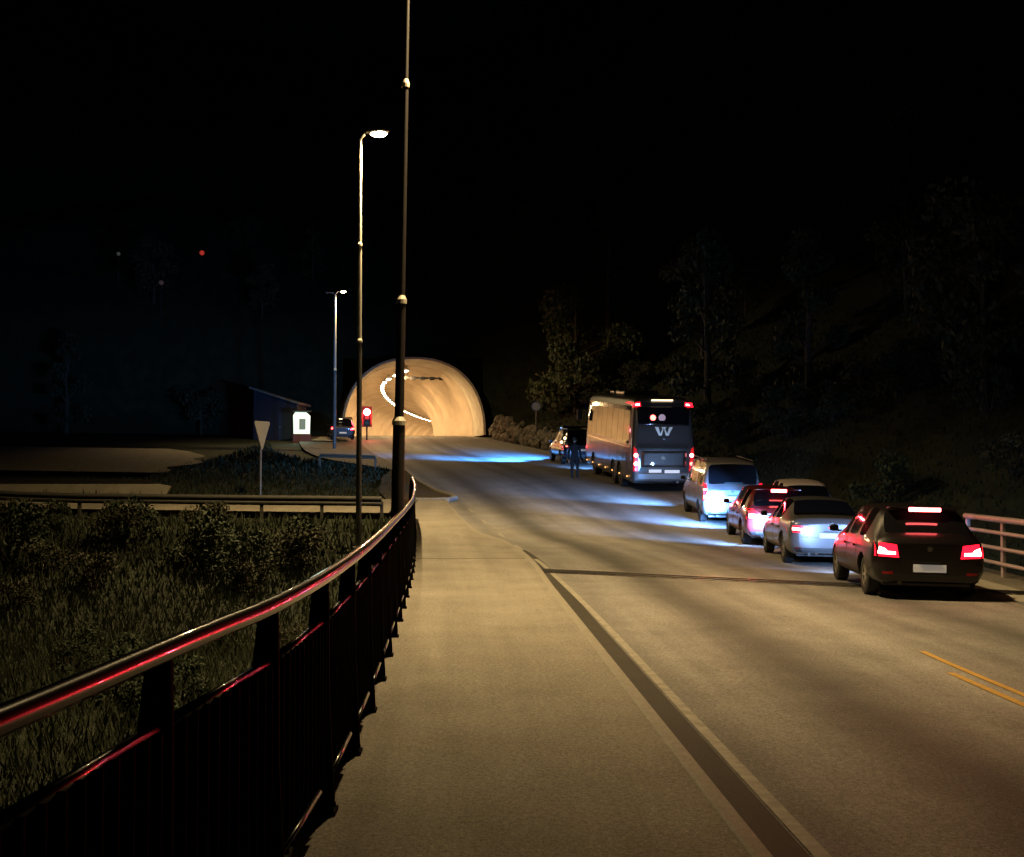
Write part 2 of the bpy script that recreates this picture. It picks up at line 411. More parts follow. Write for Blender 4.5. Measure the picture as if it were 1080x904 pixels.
# signal bar under the crown
y = 100.5; d, sd = cdir(y); c = Vector((-2.6, y, TF + 4.95))
bar = thing('signal_bar', 'dark lane signal bar hanging below the tunnel ceiling', 'gantry', c, (0, 0, math.atan2(sd.y, sd.x)))
bm = bmesh.new(); bx(bm, (0, 0, 0), (4.6, .16, .14)); finish(bm, 'beam', M_TRIM, bar)
for k in range(6):
    bm = bmesh.new(); bx(bm, (-2 + k * .8, -.1, -.03), (.42, .12, .28), bev=.02); finish(bm, 'signal_head', M_TRIM, bar)
for k in (-1.7, 1.7):
    bm = bmesh.new(); bx(bm, (k, 0, .5), (.06, .06, .9)); finish(bm, 'hanger', M_TRIM, bar)
# ceiling lamps
L = 99.0; tl = None; i = 0; yy = 98.9
while yy < 236:
    d, sd = cdir(yy); p = Vector((CX(yy) - .1, yy, TF + 5.4)) if yy > 97 else None
    if tl is None:
        tl = thing('tunnel_lamp', 'glowing strip lamp in the row along the tunnel ceiling', 'ceiling lamp', p, (0, 0, -math.atan2(d.x, d.y)), 'strip lamps along the tunnel ceiling')
        bm = bmesh.new(); bx(bm, (0, 0, .07), (.46, 1.7, .10), bev=.02); finish(bm, 'housing', M_GALV, tl)
        bm = bmesh.new(); bx(bm, (0, 0, -.02), (.30, 1.25, .09), bev=.03); finish(bm, 'diffuser', M_TLAMP, tl)
        for u in (-.6, .6):
            bm = bmesh.new(); bx(bm, (0, u, .30), (.04, .04, .38)); finish(bm, 'hanger', M_GALV, tl)
        o = tl
    else:
        o = copy_tree(tl); o.location = p; o.rotation_euler = (0, 0, -math.atan2(d.x, d.y))
    if i % 2 == 0:
        la = bpy.data.lights.new('tunnel_light', 'AREA'); la.shape = 'RECTANGLE'; la.size = .4; la.size_y = 1.6; la.energy = P_TUN * (1.0 if yy < 125 else .8); la.color = TUN; la.spread = R(178)
        lo = bpy.data.objects.new('tunnel_light', la); COL.objects.link(lo); lo.location = (p.x, p.y, p.z - .12); lo.rotation_euler = (0, 0, o.rotation_euler.z)
    i += 1; yy += 4.5 if yy < 105 else 4.1

# ------------------------------------------------------------------ left railing of the bridge
rail = thing('bridge_railing', 'black steel railing with a thick round handrail beside the pavement', 'railing', (0, 0, 0))
def rz(y): return prof(y) + WZ
HR = 1.25
bm = bmesh.new(); ysr = yr(-3, 36, .35)
tube(bm, [(RL(y), y, rz(y) + HR) for y in ysr], .037, 18); finish(bm, 'handrail', M_HAND, rail, smooth=True)
posts = []
y = -2.4
while y < 36: posts.append(y); y += 1.32 if y > 4 else 1.25
posts.append(35.95)
pm = None
for y in posts:
    bm = bmesh.new()
    # flat plate across the rail: narrow under the handrail, widening towards the foot on the pavement side
    x = RL(y); a = [(-.13, 0), (.03, 0), (.045, .05), (.03, .30), (.015, .6), (.012, 1.0), (.006, HR - .03), (-.075, HR - .03), (-.10, 1.0), (-.12, .6)]
    prism(bm, a, 'y', -.011, .011)
    bx(bm, (-.03, 0, .012), (.17, .14, .02))
    for sx in (-.08, .03):
        bx(bm, (sx, .05, .032), (.025, .025, .02)); bx(bm, (sx, -.05, .032), (.025, .025, .02))
    o = finish(bm, 'post', M_BLACK, rail); o.location = (x, y, rz(y))
    dd = (RL(y + .2) - RL(y - .2)) / .4; o.rotation_euler = (0, 0, -math.atan(dd))
for h, nm, ox, rd in ((HR - .245, 'upper_rail', -.03, .021), (.20, 'lower_rail', .016, .014)):
    for y0, y1 in zip(posts[:-1], posts[1:]):
        if y0 > 22: continue
        bm = bmesh.new(); a = y0 + .03; b = y1 - (.02 if ox < 0 else .35)
        tube(bm, [(RL(t) + ox, t, rz(t) + h) for t in (a, (a + b) / 2, b)], rd, 10); finish(bm, nm, M_HAND, rail, smooth=True)
bm = bmesh.new()
for h in (HR - .245, .13): tube(bm, [(RL(t) - .035, t, rz(t) + h) for t in yr(22, 36, .5)], .017, 8)
finish(bm, 'far_rails', M_BLACK, rail)
# flat-bar balusters: the 100 nearest as parts, the rest as one
bal = [y for y in yr(-1.5, 35.8, .112) if min(abs(y - p) for p in posts) > .05]
def bal_bm(bm, y):
    x = RL(y) - .022; z = rz(y); bx(bm, (x, y, z + (HR - .245 + .13) / 2), (.062, .012, HR - .245 - .13))
near = [y for y in bal if y > 1.3][:92]
for y in near:
    bm = bmesh.new(); bal_bm(bm, y); finish(bm, 'baluster', M_BLACK, rail)
bm = bmesh.new()
for y in bal:
    if y not in near: bal_bm(bm, y)
o = finish(bm, 'balusters', M_BLACK, rail); o['kind'] = 'stuff'

# ------------------------------------------------------------------ right railing
rr_ = thing('roadside_railing', 'pale four-rail steel railing at the right edge of the bridge', 'railing', (0, 0, 0))
RRX = lambda y: XR(y) + .55
py_ = yr(9, 24.6, 1.95)
for y in py_:
    bm = bmesh.new(); bx(bm, (RRX(y), y, surf(RRX(y), y) + .53), (.07, .10, 1.12), bev=.01); bx(bm, (RRX(y), y, surf(RRX(y), y) - .01), (.2, .22, .03)); finish(bm, 'post', M_PAINTRAIL, rr_)
for h, r_ in ((1.12, .06), (.86, .038), (.56, .038), (.27, .038)):
    bm = bmesh.new(); tube(bm, [(RRX(y) - .05, y, surf(RRX(y), y) + h) for y in yr(9, 24.6, .52)], r_, 10); finish(bm, 'rail', M_PAINTRAIL, rr_, smooth=True)
bm = bmesh.new()
for y0, y1 in zip(yr(-8, 25, 1.5)[:-1], yr(-8, 25, 1.5)[1:]):
    q = [(XR(y0) - .02, y0), (XR(y0) + 1.0, y0), (XR(y1) + 1.0, y1), (XR(y1) - .02, y1)]
    bm.faces.new([bm.verts.new((x, y, surf(x, y) + .012)) for x, y in q])
struct(finish(bm, 'right_verge', M_WALK))

# ------------------------------------------------------------------ street lamps
def lamp_head(root, base, sx, size, label=None, lit=True):
    bm = bmesh.new()
    secs = [(0, .05, .05), (.12, .11, .07), (.35, .15, .09), (.62, .13, .07), (.74, .05, .03)]
    rings = []
    for t, w_, h_ in secs:
        rings.append([bm.verts.new(base + Vector((sx * t * size, math.cos(a) * w_ * size, math.sin(a) * h_ * size + .04 * t))) for a in [k * PI / 6 for k in range(12)]])
    for a, b in zip(rings[:-1], rings[1:]):
        for k in range(12): bm.faces.new((a[k], a[(k+1) % 12], b[(k+1) % 12], b[k]))
    bm.faces.new(rings[0]); bm.faces.new(rings[-1])
    h = finish(bm, 'lamp_head', M_GALV, root, smooth=True)
    bm = bmesh.new(); bmesh.ops.create_uvsphere(bm, u_segments=16, v_segments=10, radius=1)
    bmesh.ops.transform(bm, matrix=Matrix.Translation(base + Vector((sx * .42 * size, 0, -.055 * size))) @ Matrix.Diagonal((.24 * size, .14 * size, .10 * size, 1)), verts=bm.verts)
    finish(bm, 'lens', M_LAMP if lit else M_GALV, h, smooth=True)
def street_lamp(x, y, zb, H, secs, label, m_low, m_up, armlen, lean=0, power=P_STREET, size=1.0, group='street lamps along the road', double=False, spread=152, blend=1.0, tilt=0):
    t = thing('street_lamp', label, 'street lamp', (x, y, zb), (0, R(lean), 0), group)
    for i, (a, b, r0, r1) in enumerate(secs):
        bm = bmesh.new(); tube(bm, [(0, 0, a), (0, 0, b)], [r0, r1], 14); finish(bm, 'pole_section', m_up if b > H * .72 else m_low, t, smooth=True, angle=40)
        if i < len(secs) - 1:
            bm = bmesh.new(); tube(bm, [(0, 0, b - .03), (0, 0, b + .03), (0, 0, b + .09)], [r1 + .014, r1 + .014, secs[i+1][2]], 14); finish(bm, 'joint_collar', M_CAP, t)
    bm = bmesh.new(); bx(bm, (0, 0, .02), (.34, .34, .04), bev=.008); finish(bm, 'base_plate', M_GALV, t)
    bm = bmesh.new(); tube(bm, [(0, 0, H - .05), (.03, 0, H + .04), (.12, 0, H + .13), (armlen, 0, H + .20)], [.04, .038, .034, .03], 10); finish(bm, 'arm', m_up, t, smooth=True)
    lamp_head(t, Vector((armlen - .02, 0, H + .22)), 1, size)
    if double:
        bm = bmesh.new(); tube(bm, [(0, 0, H - .05), (-.12, 0, H + .1), (-.35, 0, H + .13)], [.03] * 3, 8); finish(bm, 'arm', m_up, t)
        lamp_head(t, Vector((-.33, 0, H + .13)), -1, size * .6, lit=False)
    la = bpy.data.lights.new('street_light', 'SPOT'); la.energy = power; la.color = STREET; la.spot_size = R(spread); la.spot_blend = blend; la.shadow_soft_size = .12
    lo = bpy.data.objects.new('street_light', la); COL.objects.link(lo); lo.parent = t; lo.location = (armlen + .42 * size, 0, H + .02); lo.rotation_euler = (0, R(tilt), 0)
    return t
street_lamp(-.90, 17.2, -.9, 12.0, [(0, 3.5, .105, .088), (3.5, 5.25, .070, .064), (5.25, 8.4, .052, .046), (8.4, 12.0, .040, .034)],
            'tall dark stepped lamp pole rising right behind the black railing', M_DPOLE, M_DPOLE, 1.5, .9, power=P_STREET * 1.35, spread=120)
street_lamp(-2.80, 34, -.3, 11.65, [(0, 5.85, .085, .072), (5.85, 8.6, .066, .058), (8.6, 11.65, .052, .046)],
            'street lamp with glowing warm head standing left of the tunnel mouth', M_GALV, M_CAP, .12, power=P_STREET * 1.5, size=1.0, spread=158)
street_lamp(-7.7, 75, prof(75) - .05, 9.75, [(0, 5.0, .11, .1), (5.0, 9.75, .09, .07)],
            'most distant street lamp, small and dim beside the tunnel mouth', M_POLE, M_CAP, .22, power=P_STREET * .55, spread=164, blend=.4, size=.7, double=True, tilt=-20)

# ------------------------------------------------------------------ signs, signal, guardrails, cabinet, hut on the left
gz = ground
t = thing('yield_sign', 'grey back of a slim triangular sign on a post above the grass', 'road sign', (-7.15, 44, ground(-7.15, 44)), (0, 0, R(66)))
zt = 3.62 - t.location.z
bm = bmesh.new(); prism(bm, [(-.50, zt), (-.44, zt + .05), (.44, zt + .05), (.50, zt), (.03, zt - .98), (-.03, zt - .98)], 'y', -.012, .012); finish(bm, 'sign_plate', mat('sign_back', (.5, .46, .38), .6, noise=.1), t)
bm = bmesh.new(); tube(bm, [(0, .05, 0), (0, .05, zt - .1)], .042, 12); finish(bm, 'post', M_GALV, t)
bm = bmesh.new(); bx(bm, (0, .035, zt - .25), (.16, .05, .04)); bx(bm, (0, .035, zt - .7), (.1, .05, .04)); finish(bm, 'clamp', M_GALV, t)

t = thing('round_sign', 'small round pale road sign on a post by the tunnel entrance', 'road sign', (5.25, 80, ground(5.25, 80)), (0, 0, R(4)))
zt = 6.1 - t.location.z
bm = bmesh.new(); tube(bm, [(0, -.02, zt), (0, .01, zt)], .33, 28); finish(bm, 'sign_rim', mat('sign_rim', (.10, .13, .30), .4), t)
bm = bmesh.new(); tube(bm, [(0, -.028, zt), (0, -.018, zt)], .26, 28); finish(bm, 'sign_face', mat('sign_face', (.42, .44, .52), .4), t)
bm = bmesh.new(); tube(bm, [(0, .05, -.2), (0, .05, zt + .2)], .035, 10); finish(bm, 'post', M_GALV, t)

t = thing('traffic_signal', 'traffic signal showing red left of the tunnel entrance', 'traffic light', (-6.6, 87, ground(-6.6, 87)), (0, 0, R(6)))
zt = 6.25 - t.location.z
bm = bmesh.new(); tube(bm, [(0, .1, 0), (0, .1, zt + .1)], .06, 12); finish(bm, 'post', M_DPOLE, t)
bm = bmesh.new(); bx(bm, (0, 0, zt - .62), (.44, .22, 1.25), bev=.04); finish(bm, 'housing', M_TRIM, t)
bm = bmesh.new(); bx(bm, (0, .02, zt - .55), (.72, .03, 1.5), bev=.01); finish(bm, 'backing_board', mat('glow_red_board', (.22, .02, .02), .6), t)  # board coloured red to widen the glow of the lit lens
for k, m_ in enumerate((M_TAIL, mat('amber_off', (.08, .05, .01), .3), mat('green_off', (.01, .05, .03), .3))):
    bm = bmesh.new(); tube(bm, [(0, -.10, zt - .22 - k * .38), (0, -.135, zt - .22 - k * .38)], (.25 if k == 0 else .15), 20)  # lit lens made larger to take in its own glow
    l_ = finish(bm, 'signal_lens', m_ if k else mat('red_signal', (.9, .2, .2), .3, emit=(1, .22, .20), es=22), t)
    bm = bmesh.new()
    for a in range(12):
        a0 = PI * a / 12; a1 = PI * (a + 1) / 12; r_ = .235
        q = [(math.cos(a0) * r_, -.12), (math.cos(a1) * r_, -.12), (math.cos(a1) * r_, -.32), (math.cos(a0) * r_, -.32)]
        zz = zt - .22 - k * .38
        bm.faces.new([bm.verts.new((u, v, zz + math.sin(an) * r_)) for (u, v), an in zip(q, (a0, a1, a1, a0))])
    finish(bm, 'visor', M_TRIM if k else mat('glow_red_visor', (.3, .02, .02), .5), l_)  # only the lit lens has its red glow coloured into the visor
sp = bpy.data.lights.new('signal_glow', 'POINT'); sp.energy = 300; sp.color = (1, .03, .06); sp.shadow_soft_size = .12
so = bpy.data.objects.new('signal_glow', sp); COL.objects.link(so); so.parent = t; so.location = (0, -.5, zt - .22)

def guardrail(name, label, cat, pts, step, h, zf, m=M_GALV, group=None, beam_h=.31):
    t = thing(name, label, cat, (pts[0][0], pts[0][1], zf(*pts[0])), group=group); O = t.location
    P = [Vector((x, y, zf(x, y))) for x, y in pts]
    seg = []
    for a, b in zip(P[:-1], P[1:]):
        n = max(1, round((b - a).length / step))
        for i in range(n): seg.append(a.lerp(b, i / n))
    seg.append(P[-1])
    seg = [Vector((p.x, p.y, zf(p.x, p.y))) for p in seg]
    bm = bmesh.new(); profl = [(-.03, beam_h / 2), (-.075, beam_h * .30), (-.075, beam_h * .18), (-.01, 0), (-.075, -beam_h * .18), (-.075, -beam_h * .30), (-.03, -beam_h / 2)]
    rows = []
    for i, p in enumerate(seg):
        d = (seg[min(i+1, len(seg)-1)] - seg[max(i-1, 0)]); d.z = 0; d.normalize(); s = Vector((d.y, -d.x, 0))
        rows.append([[bm.verts.new(p + s * (-(u + o_)) + Vector((0, 0, h + v)) - O) for u, v in profl] for o_ in (0, .012)])
    for a, b in zip(rows[:-1], rows[1:]):
        for k in (0, 1):
            for i in range(6): bm.faces.new((a[k][i], a[k][i+1], b[k][i+1], b[k][i]))
        for e in (0, 6): bm.faces.new((a[0][e], a[1][e], b[1][e], b[0][e]))
    finish(bm, 'beam', m, t)
    for p in seg:
        bm = bmesh.new(); bx(bm, p - O + Vector((0, .03, h / 2 - .1)), (.10, .12, h + .2), bev=.01); finish(bm, 'post', m, t)
    return t
M_GUARD = mat('weathered_guardrail', (.035, .032, .026), .7, metal=.1, noise=.3, nscale=3)
guardrail('guardrail', 'long weathered guardrail with posts along the near side of the lower road', 'guardrail', [(-40, 37.9), (-2.4, 37.9)], 1.9, .62, ground, M_GUARD)
guardrail('guardrail', 'short raised guardrail on two posts below the red signal', 'guardrail', [(-6.6, 57.5), (-3.95, 57.5)], 1.9, .68, ground, mat('brown_rail', (.10, .07, .04), .7), beam_h=.18)
t = thing('barrier_wall', 'low pale concrete barrier with a dark top rail beside the gravel yard', 'barrier', (-10.9, 44.6, ground(-10.9, 44.6)))
bm = bmesh.new(); prism(bm, [(0, -.3), (.35, .42), (-.1, .5), (-30, .5), (-30, -.3)], 'y', -.12, .12); finish(bm, 'wall', mat('barrier_concrete', (.40, .36, .28), .8, noise=.2, nscale=2, bump=.3), t)
bm = bmesh.new(); bx(bm, (-15.2, 0, .60), (29.6, .09, .10)); finish(bm, 'rail', M_DPOLE, t)
for k in range(12):
    bm = bmesh.new(); bx(bm, (-.6 - k * 2.5, 0, .54), (.07, .07, .1)); finish(bm, 'bracket', M_DPOLE, t)

# lit cabinet
t = thing('lit_cabinet', 'bright white lit kiosk panel on a brown base beside the dark blue hut', 'kiosk', (-10.9, 84, ground(-10.9, 84)), (0, 0, R(8)))
zb = 4.35 - t.location.z
bm = bmesh.new(); bx(bm, (0, 0, zb / 2 - .1), (1.25, .6, zb + .2), bev=.03); finish(bm, 'base', mat('brown_base', (.12, .04, .03), .7), t)
bm = bmesh.new(); prism(bm, [(-.57, zb), (.55, zb), (.58, zb + 1.25), (.3, zb + 1.5), (-.45, zb + 1.52), (-.6, zb + 1.3)], 'y', -.25, .25); k_ = finish(bm, 'light_box', mat('kiosk_panel', (.8, .85, .75), .4, emit=(.78, 1, .80), es=.95), t)
bm = bmesh.new(); prism(bm, [(-.18, zb + .3), (.25, zb + .3), (.25, zb + 1.05), (-.18, zb + 1.05)], 'y', -.275, -.255); finish(bm, 'notice', mat('kiosk_notice', (.16, .2, .15), .5, emit=(.7, 1, .75), es=.12), k_)
bm = bmesh.new(); bx(bm, (0, 0, zb + 1.58), (1.3, .7, .06), bev=.01); finish(bm, 'cap', M_TRIM, t)
pl = bpy.data.lights.new('kiosk_light', 'AREA'); pl.shape = 'RECTANGLE'; pl.size = 1.0; pl.size_y = 1.2; pl.energy = 28; pl.color = (.8, 1, .82)
po = bpy.data.objects.new('kiosk_light', pl); COL.objects.link(po); po.parent = t; po.location = (0, -.32, zb + .8); po.rotation_euler = (R(-90), 0, 0)
# dark blue hut with mono-pitch roof
t = thing('blue_hut', 'dark blue windowless hut with a sloping roof left of the kiosk', 'hut', (-13.2, 87, ground(-13.2, 87) - .1), (0, 0, R(-6)))
M_HUT = mat('blue_cladding', (.004, .007, .022), .6, noise=.15, nscale=2)
bm = bmesh.new(); prism(bm, [(-1.6, 0), (1.55, 0), (1.55, 2.75), (-1.6, 3.75)], 'y', 0, 3.2)
for k in range(15): bx(bm, (-1.5 + k * .213, -.012, 1.38), (.03, .024, 2.7))
finish(bm, 'wall', M_HUT, t)
bm = bmesh.new(); prism(bm, [(-1.85, 3.84), (1.8, 2.68), (1.8, 2.82), (-1.85, 3.98)], 'y', -.3, 3.5); finish(bm, 'roof', mat('hut_roof', (.12, .12, .10), .7, noise=.2), t)
bm = bmesh.new(); bx(bm, (.7, -.03, 1.05), (.95, .05, 2.1), bev=.01); dr = finish(bm, 'door', mat('hut_door', (.015, .03, .07), .5), t)
bm = bmesh.new(); bx(bm, (.36, -.085, 1.05), (.04, .06, .14)); finish(bm, 'handle', M_GALV, dr)
bm = bmesh.new(); tube(bm, [(1.62, -.06, 0), (1.62, -.06, 2.7)], .05, 8); finish(bm, 'downpipe', M_TRIM, t)
# concrete apron by the kiosk
sheet('apron', M_COLLAR, -10.2, -8.7, yr(83.5, 89, .8), .10, zf=flat_left, nx=4)

# beacons on the dark hillside
def beacon(x, y, label, es, r_, colr):
    es *= .45; r_ *= .8
    z = ground(x, y); t = thing('hillside_beacon', label, 'beacon', (x, y, z))
    bm = bmesh.new(); tube(bm, [(0, 0, -.3), (0, 0, 2.4)], [.06, .04], 8); finish(bm, 'mast', M_DPOLE, t)
    bm = bmesh.new(); bmesh.ops.create_uvsphere(bm, u_segments=12, v_segments=8, radius=r_); bmesh.ops.translate(bm, vec=(0, 0, 2.4 + r_), verts=bm.verts)
    finish(bm, 'lamp', mat('beacon_' + label[:5], (.5, .1, .1), .4, emit=colr, es=es), t)
def ray_ground(px, py):
    a = R(2.59); p = R(1.91); x = (px - 540) / 1260; y = (452 - py) / 1260
    f = Vector((math.sin(a) * math.cos(p), math.cos(a) * math.cos(p), math.sin(p))); r = Vector((math.cos(a), -math.sin(a), 0)); u = r.cross(f)
    d = f + r * x + u * y
    for i in range(97, 900):
        q = Vector((0, 0, 1.95)) + d * (i / d.y)
        if ground(q.x, q.y) + 2.6 > q.z: return q
for px, py, lb, es, r_, cc in ((213, 273, 'red warning lamp, the brightest point on the dark hillside', .75, .26, (1, .06, .03)), (125, 270, 'pale tiny lamp at the far left of the dark hillside', .10, .2, (.6, .7, .6)), (170, 306, 'dull low lamp between the other two hillside lamps', .04, .25, (.8, .7, .7))):
    q = ray_ground(px, py); beacon(q.x, q.y, lb, es, r_, cc)

# rubble stone wall along the right side before the portal
bm = bmesh.new(); rs = random.Random(3)
def stone(bm, c, s, rs, n=1):
    r = bmesh.ops.create_icosphere(bm, subdivisions=n, radius=1)
    M = Matrix.Translation(c) @ Euler((rs.random() * 3, rs.random() * 3, rs.random() * 3)).to_matrix().to_4x4() @ Matrix.Diagonal((s * rs.uniform(.8, 1.25), s * rs.uniform(.7, 1.1), s * rs.uniform(.6, .95), 1))
    for v in r['verts']: v.co *= rs.uniform(.82, 1.12)
    bmesh.ops.transform(bm, matrix=M, verts=r['verts'])
for k in range(300):
    u = rs.random(); y = 60 + u * 33; x = XR(y) + 1.0 + rs.uniform(-.1, .1); hgt = rs.random() ** 1.0 * (.5 + .9 * u)
    z = surf(x, y) + hgt; stone(bm, (x + hgt * .45, y, z), rs.uniform(.28, .5), rs)
finish(bm, 'stone_wall', M_STONE)
tag(bpy.data.objects['stone_wall'], 'rough rubble stone wall at the foot of the bank beside the tunnel', 'stone wall')

# ------------------------------------------------------------------ vegetation
def leaf_cloud(bm, centers, n, size, rs):
    for _ in range(n):
        c, r = rs.choice(centers)
        v = Vector((rs.gauss(0, 1), rs.gauss(0, 1), rs.gauss(0, 1))).normalized() * r * (rs.random() ** .45)
        p = c + Vector((v.x, v.y, v.z * .85)); s = size * rs.uniform(.6, 1.4)
        e = Euler((rs.random() * 6.3, rs.random() * 6.3, rs.random() * 6.3)).to_matrix()
        q = [Vector((-s, 0, 0)), Vector((0, -s * .5, 0)), Vector((s, 0, 0)), Vector((0, s * .5, .0))]
        bm.faces.new([bm.verts.new(p + e @ k) for k in q])
def make_tree(H, rad, seed, m, n=2600, size=.16, conifer=False, low=.25):
    rs = random.Random(seed); t = bpy.data.objects.new('hill_tree', None); COL.objects.link(t)
    bm = bmesh.new(); tube(bm, [(0, 0, -.5), (.05, 0, H * .3), (.12 * rs.uniform(-1, 1), .1, H * .6), (0, 0, H * .92)], [H * .022, H * .017, H * .011, .02], 8)
    cs = []
    for k in range(16):
        a = rs.random() * 6.28; h = H * rs.uniform(low, .95); rr = rad * (1 - ((h / H - .5) ** 2) * 1.8) * rs.uniform(.35, .9)
        if conifer: rr = rad * (1 - h / H) * rs.uniform(.6, 1.1)
        e = Vector((math.cos(a) * rr, math.sin(a) * rr, h)); tube(bm, [(0, 0, h * .75), tuple(e * .6 + Vector((0, 0, h * .35))), tuple(e)], [H * .008, H * .005, .015], 5)
        cs.append((e, rad * rs.uniform(.24, .46)))
    finish(bm, 'trunk', M_BARK, t)
    bm = bmesh.new(); leaf_cloud(bm, cs, n, size, rs); finish(bm, 'crown', m, t)
    return t
protos = [make_tree(8, 2.9, 1, M_LEAF[0]), make_tree(6, 2.4, 2, M_LEAF[1], 2200), make_tree(10, 2.6, 3, M_LEAF[2], 2600, conifer=True, low=.12), make_tree(9.5, 4.4, 9, mat('pale_leaves', (.085, .095, .04), .7, noise=.5, nscale=1.5), 9000, .17, low=.15)]
used = [False] * 4
def place_tree(k, x, y, s, label, group=None, cat='tree', name='hill_tree'):
    if not used[k]: t = protos[k]; used[k] = True
    else: t = copy_tree(protos[k])
    t.name = name
    t.location = (x, y, ground(x, y) - .1); t.scale = (s, s, s); t.rotation_euler = (0, 0, (x * 3.7 + y) % 6.28)
    tag(t, label, cat, group)
    if not group and 'group' in t: del t['group']
place_tree(3, 8.6, 87, 1.0, 'large broad tree with pale lower foliage above the round sign')
GT = 'dim trees on the dark hillside right of the road'; LT = 'dim dark tree among the trees on the hillside right of the road'
rs = random.Random(11); n = 0
for x, y in [(19, 42), (22, 50), (17, 55), (26, 44), (24, 60), (15, 66), (30, 55), (20, 34), (25, 33), (17.5, 28), (22, 27), (30, 38), (14.5, 74), (19, 80), (27, 70), (16.5, 22), (20, 20), (26, 23), (33, 48), (35, 64), (13, 96), (20, 94), (36, 34), (31, 28)]:
    place_tree(n % 3, x + rs.uniform(-1, 1), y + rs.uniform(-1, 1), rs.uniform(.65, 1.05), LT, GT); n += 1
GL = 'dim trees above and left of the tunnel'; LL = 'dim dark tree on the slope above and left of the tunnel'
for x, y in [(-16, 98), (-20, 94), (-12.5, 103), (-25, 99), (-8, 110), (0, 108), (6, 104), (-19, 108), (-30, 93), (3.5, 115), (-3, 118)]:
    place_tree(n % 3, x, y, rs.uniform(.5, .8), LL, GL); n += 1
# bushes
def make_bush(seed, m):
    rs = random.Random(seed); t = bpy.data.objects.new('bush', None); COL.objects.link(t)
    bm = bmesh.new(); cs = []
    for k in range(9):
        a = rs.random() * 6.28; l = rs.uniform(.35, .95); e = Vector((math.cos(a) * l * .75, math.sin(a) * l * .75, rs.uniform(.35, 1.15)))
        tube(bm, [(0, 0, -.2), tuple(e * .5 + Vector((0, 0, .12))), tuple(e)], [.03, .018, .008], 5); cs.append((e, rs.uniform(.22, .42)))
    finish(bm, 'stems', M_BARK, t); bm = bmesh.new(); leaf_cloud(bm, cs, 1500, .055, rs); finish(bm, 'foliage', m, t); return t
M_BUSHL = [mat('bush_leaves_a', (.032, .045, .018), .8, noise=.4, nscale=1.5), mat('bush_leaves_b', (.045, .045, .02), .8, noise=.4, nscale=1.5)]
bp = [make_bush(21, M_BUSHL[0]), make_bush(22, M_BUSHL[1])]; bu = [False, False]
def place_bush(k, x, y, s, label, group):
    if not bu[k]: t = bp[k]; bu[k] = True
    else: t = copy_tree(bp[k])
    t.location = (x, y, ground(x, y) - .05); t.scale = (s, s, s * .9); t.rotation_euler = (0, 0, (x * 5 + y) % 6.28); tag(t, label, 'bush', group)
GB = 'bushes on the bank in front of the guardrail'; LB = 'dark leafy bush on the bank between the railing and the guardrail'
rs = random.Random(5)
for k in range(48):
    y = rs.uniform(9, 36.5); x = -rs.uniform(2.0 + .05 * y, 4.5 + y * .47)
    place_bush(k % 2, x, y, rs.uniform(.55, 1.0), LB, GB)
for x, y, s in ((-5.6, 31.5, 1.15), (-6.9, 32.5, 1.3), (-4.6, 33.5, 1.0), (-12, 33, 1.3), (-14, 33.5, 1.4), (-9.5, 34.5, 1.1)): place_bush(0, x, y, s, LB, GB)
GR2 = 'bushes on the bank right of the road'; LR = 'low dark bush on the bank right of the road'
for k in range(44):
    y = rs.uniform(24, 92); x = XR(y) + rs.uniform(2.6, 11)
    place_bush(k % 2, x, y, rs.uniform(.9, 1.9), LR, GR2)
for k in range(14):
    y = rs.uniform(12, 24); x = 11.5 + rs.uniform(.5, 6); place_bush(k % 2, x, y, rs.uniform(1.3, 2.2), LR, GR2)
# grass
def grass(name, pts, label):
    bm = bmesh.new()
    for x, y, h in pts:
        z = ground(x, y) - .03; a = rs.random() * 6.28; w_ = .010 + .0007 * y; l = rs.uniform(-.5, .5) * h; l2 = rs.uniform(-.5, .5) * h
        dx, dy = math.cos(a) * w_, math.sin(a) * w_
        bm.faces.new([bm.verts.new(p) for p in ((x - dx, y - dy, z), (x + dx, y + dy, z), (x + l, y + l2, z + h))])
    o = finish(bm, name, M_BLADE); return tag(o, label, 'grass', kind='stuff')
P = []
for _ in range(60000):
    y = 2.5 + 35 * rs.random() ** .8; x = RL(min(y, 36)) - .5 - rs.random() * (1.5 + y * .5); P.append((x, y, rs.uniform(.08, .40)))
for _ in range(16000):
    y = rs.uniform(43.6, 84); x = XL(y) - .8 - rs.random() * (11 if y > 50 else 14)
    if y > 57 and x > -9 - (y - 57) * .2 - 3 and x > interp([(57.5, -3.2), (66, -9), (80, -12.5), (94, -14)], y): continue
    if x < -13 and y > 51: continue
    P.append((x, y, rs.uniform(.1, .38)))
grass('grass', P, 'dark rough grass on the bank left of the railing')
P = []
for _ in range(26000):
    y = rs.uniform(20, 96); x = XR(y) + 1.9 + rs.random() ** 1.3 * 14; P.append((x, y, rs.uniform(.06, .24)))
grass('hillside_grass', P, 'dark rough grass on the bank right of the road')

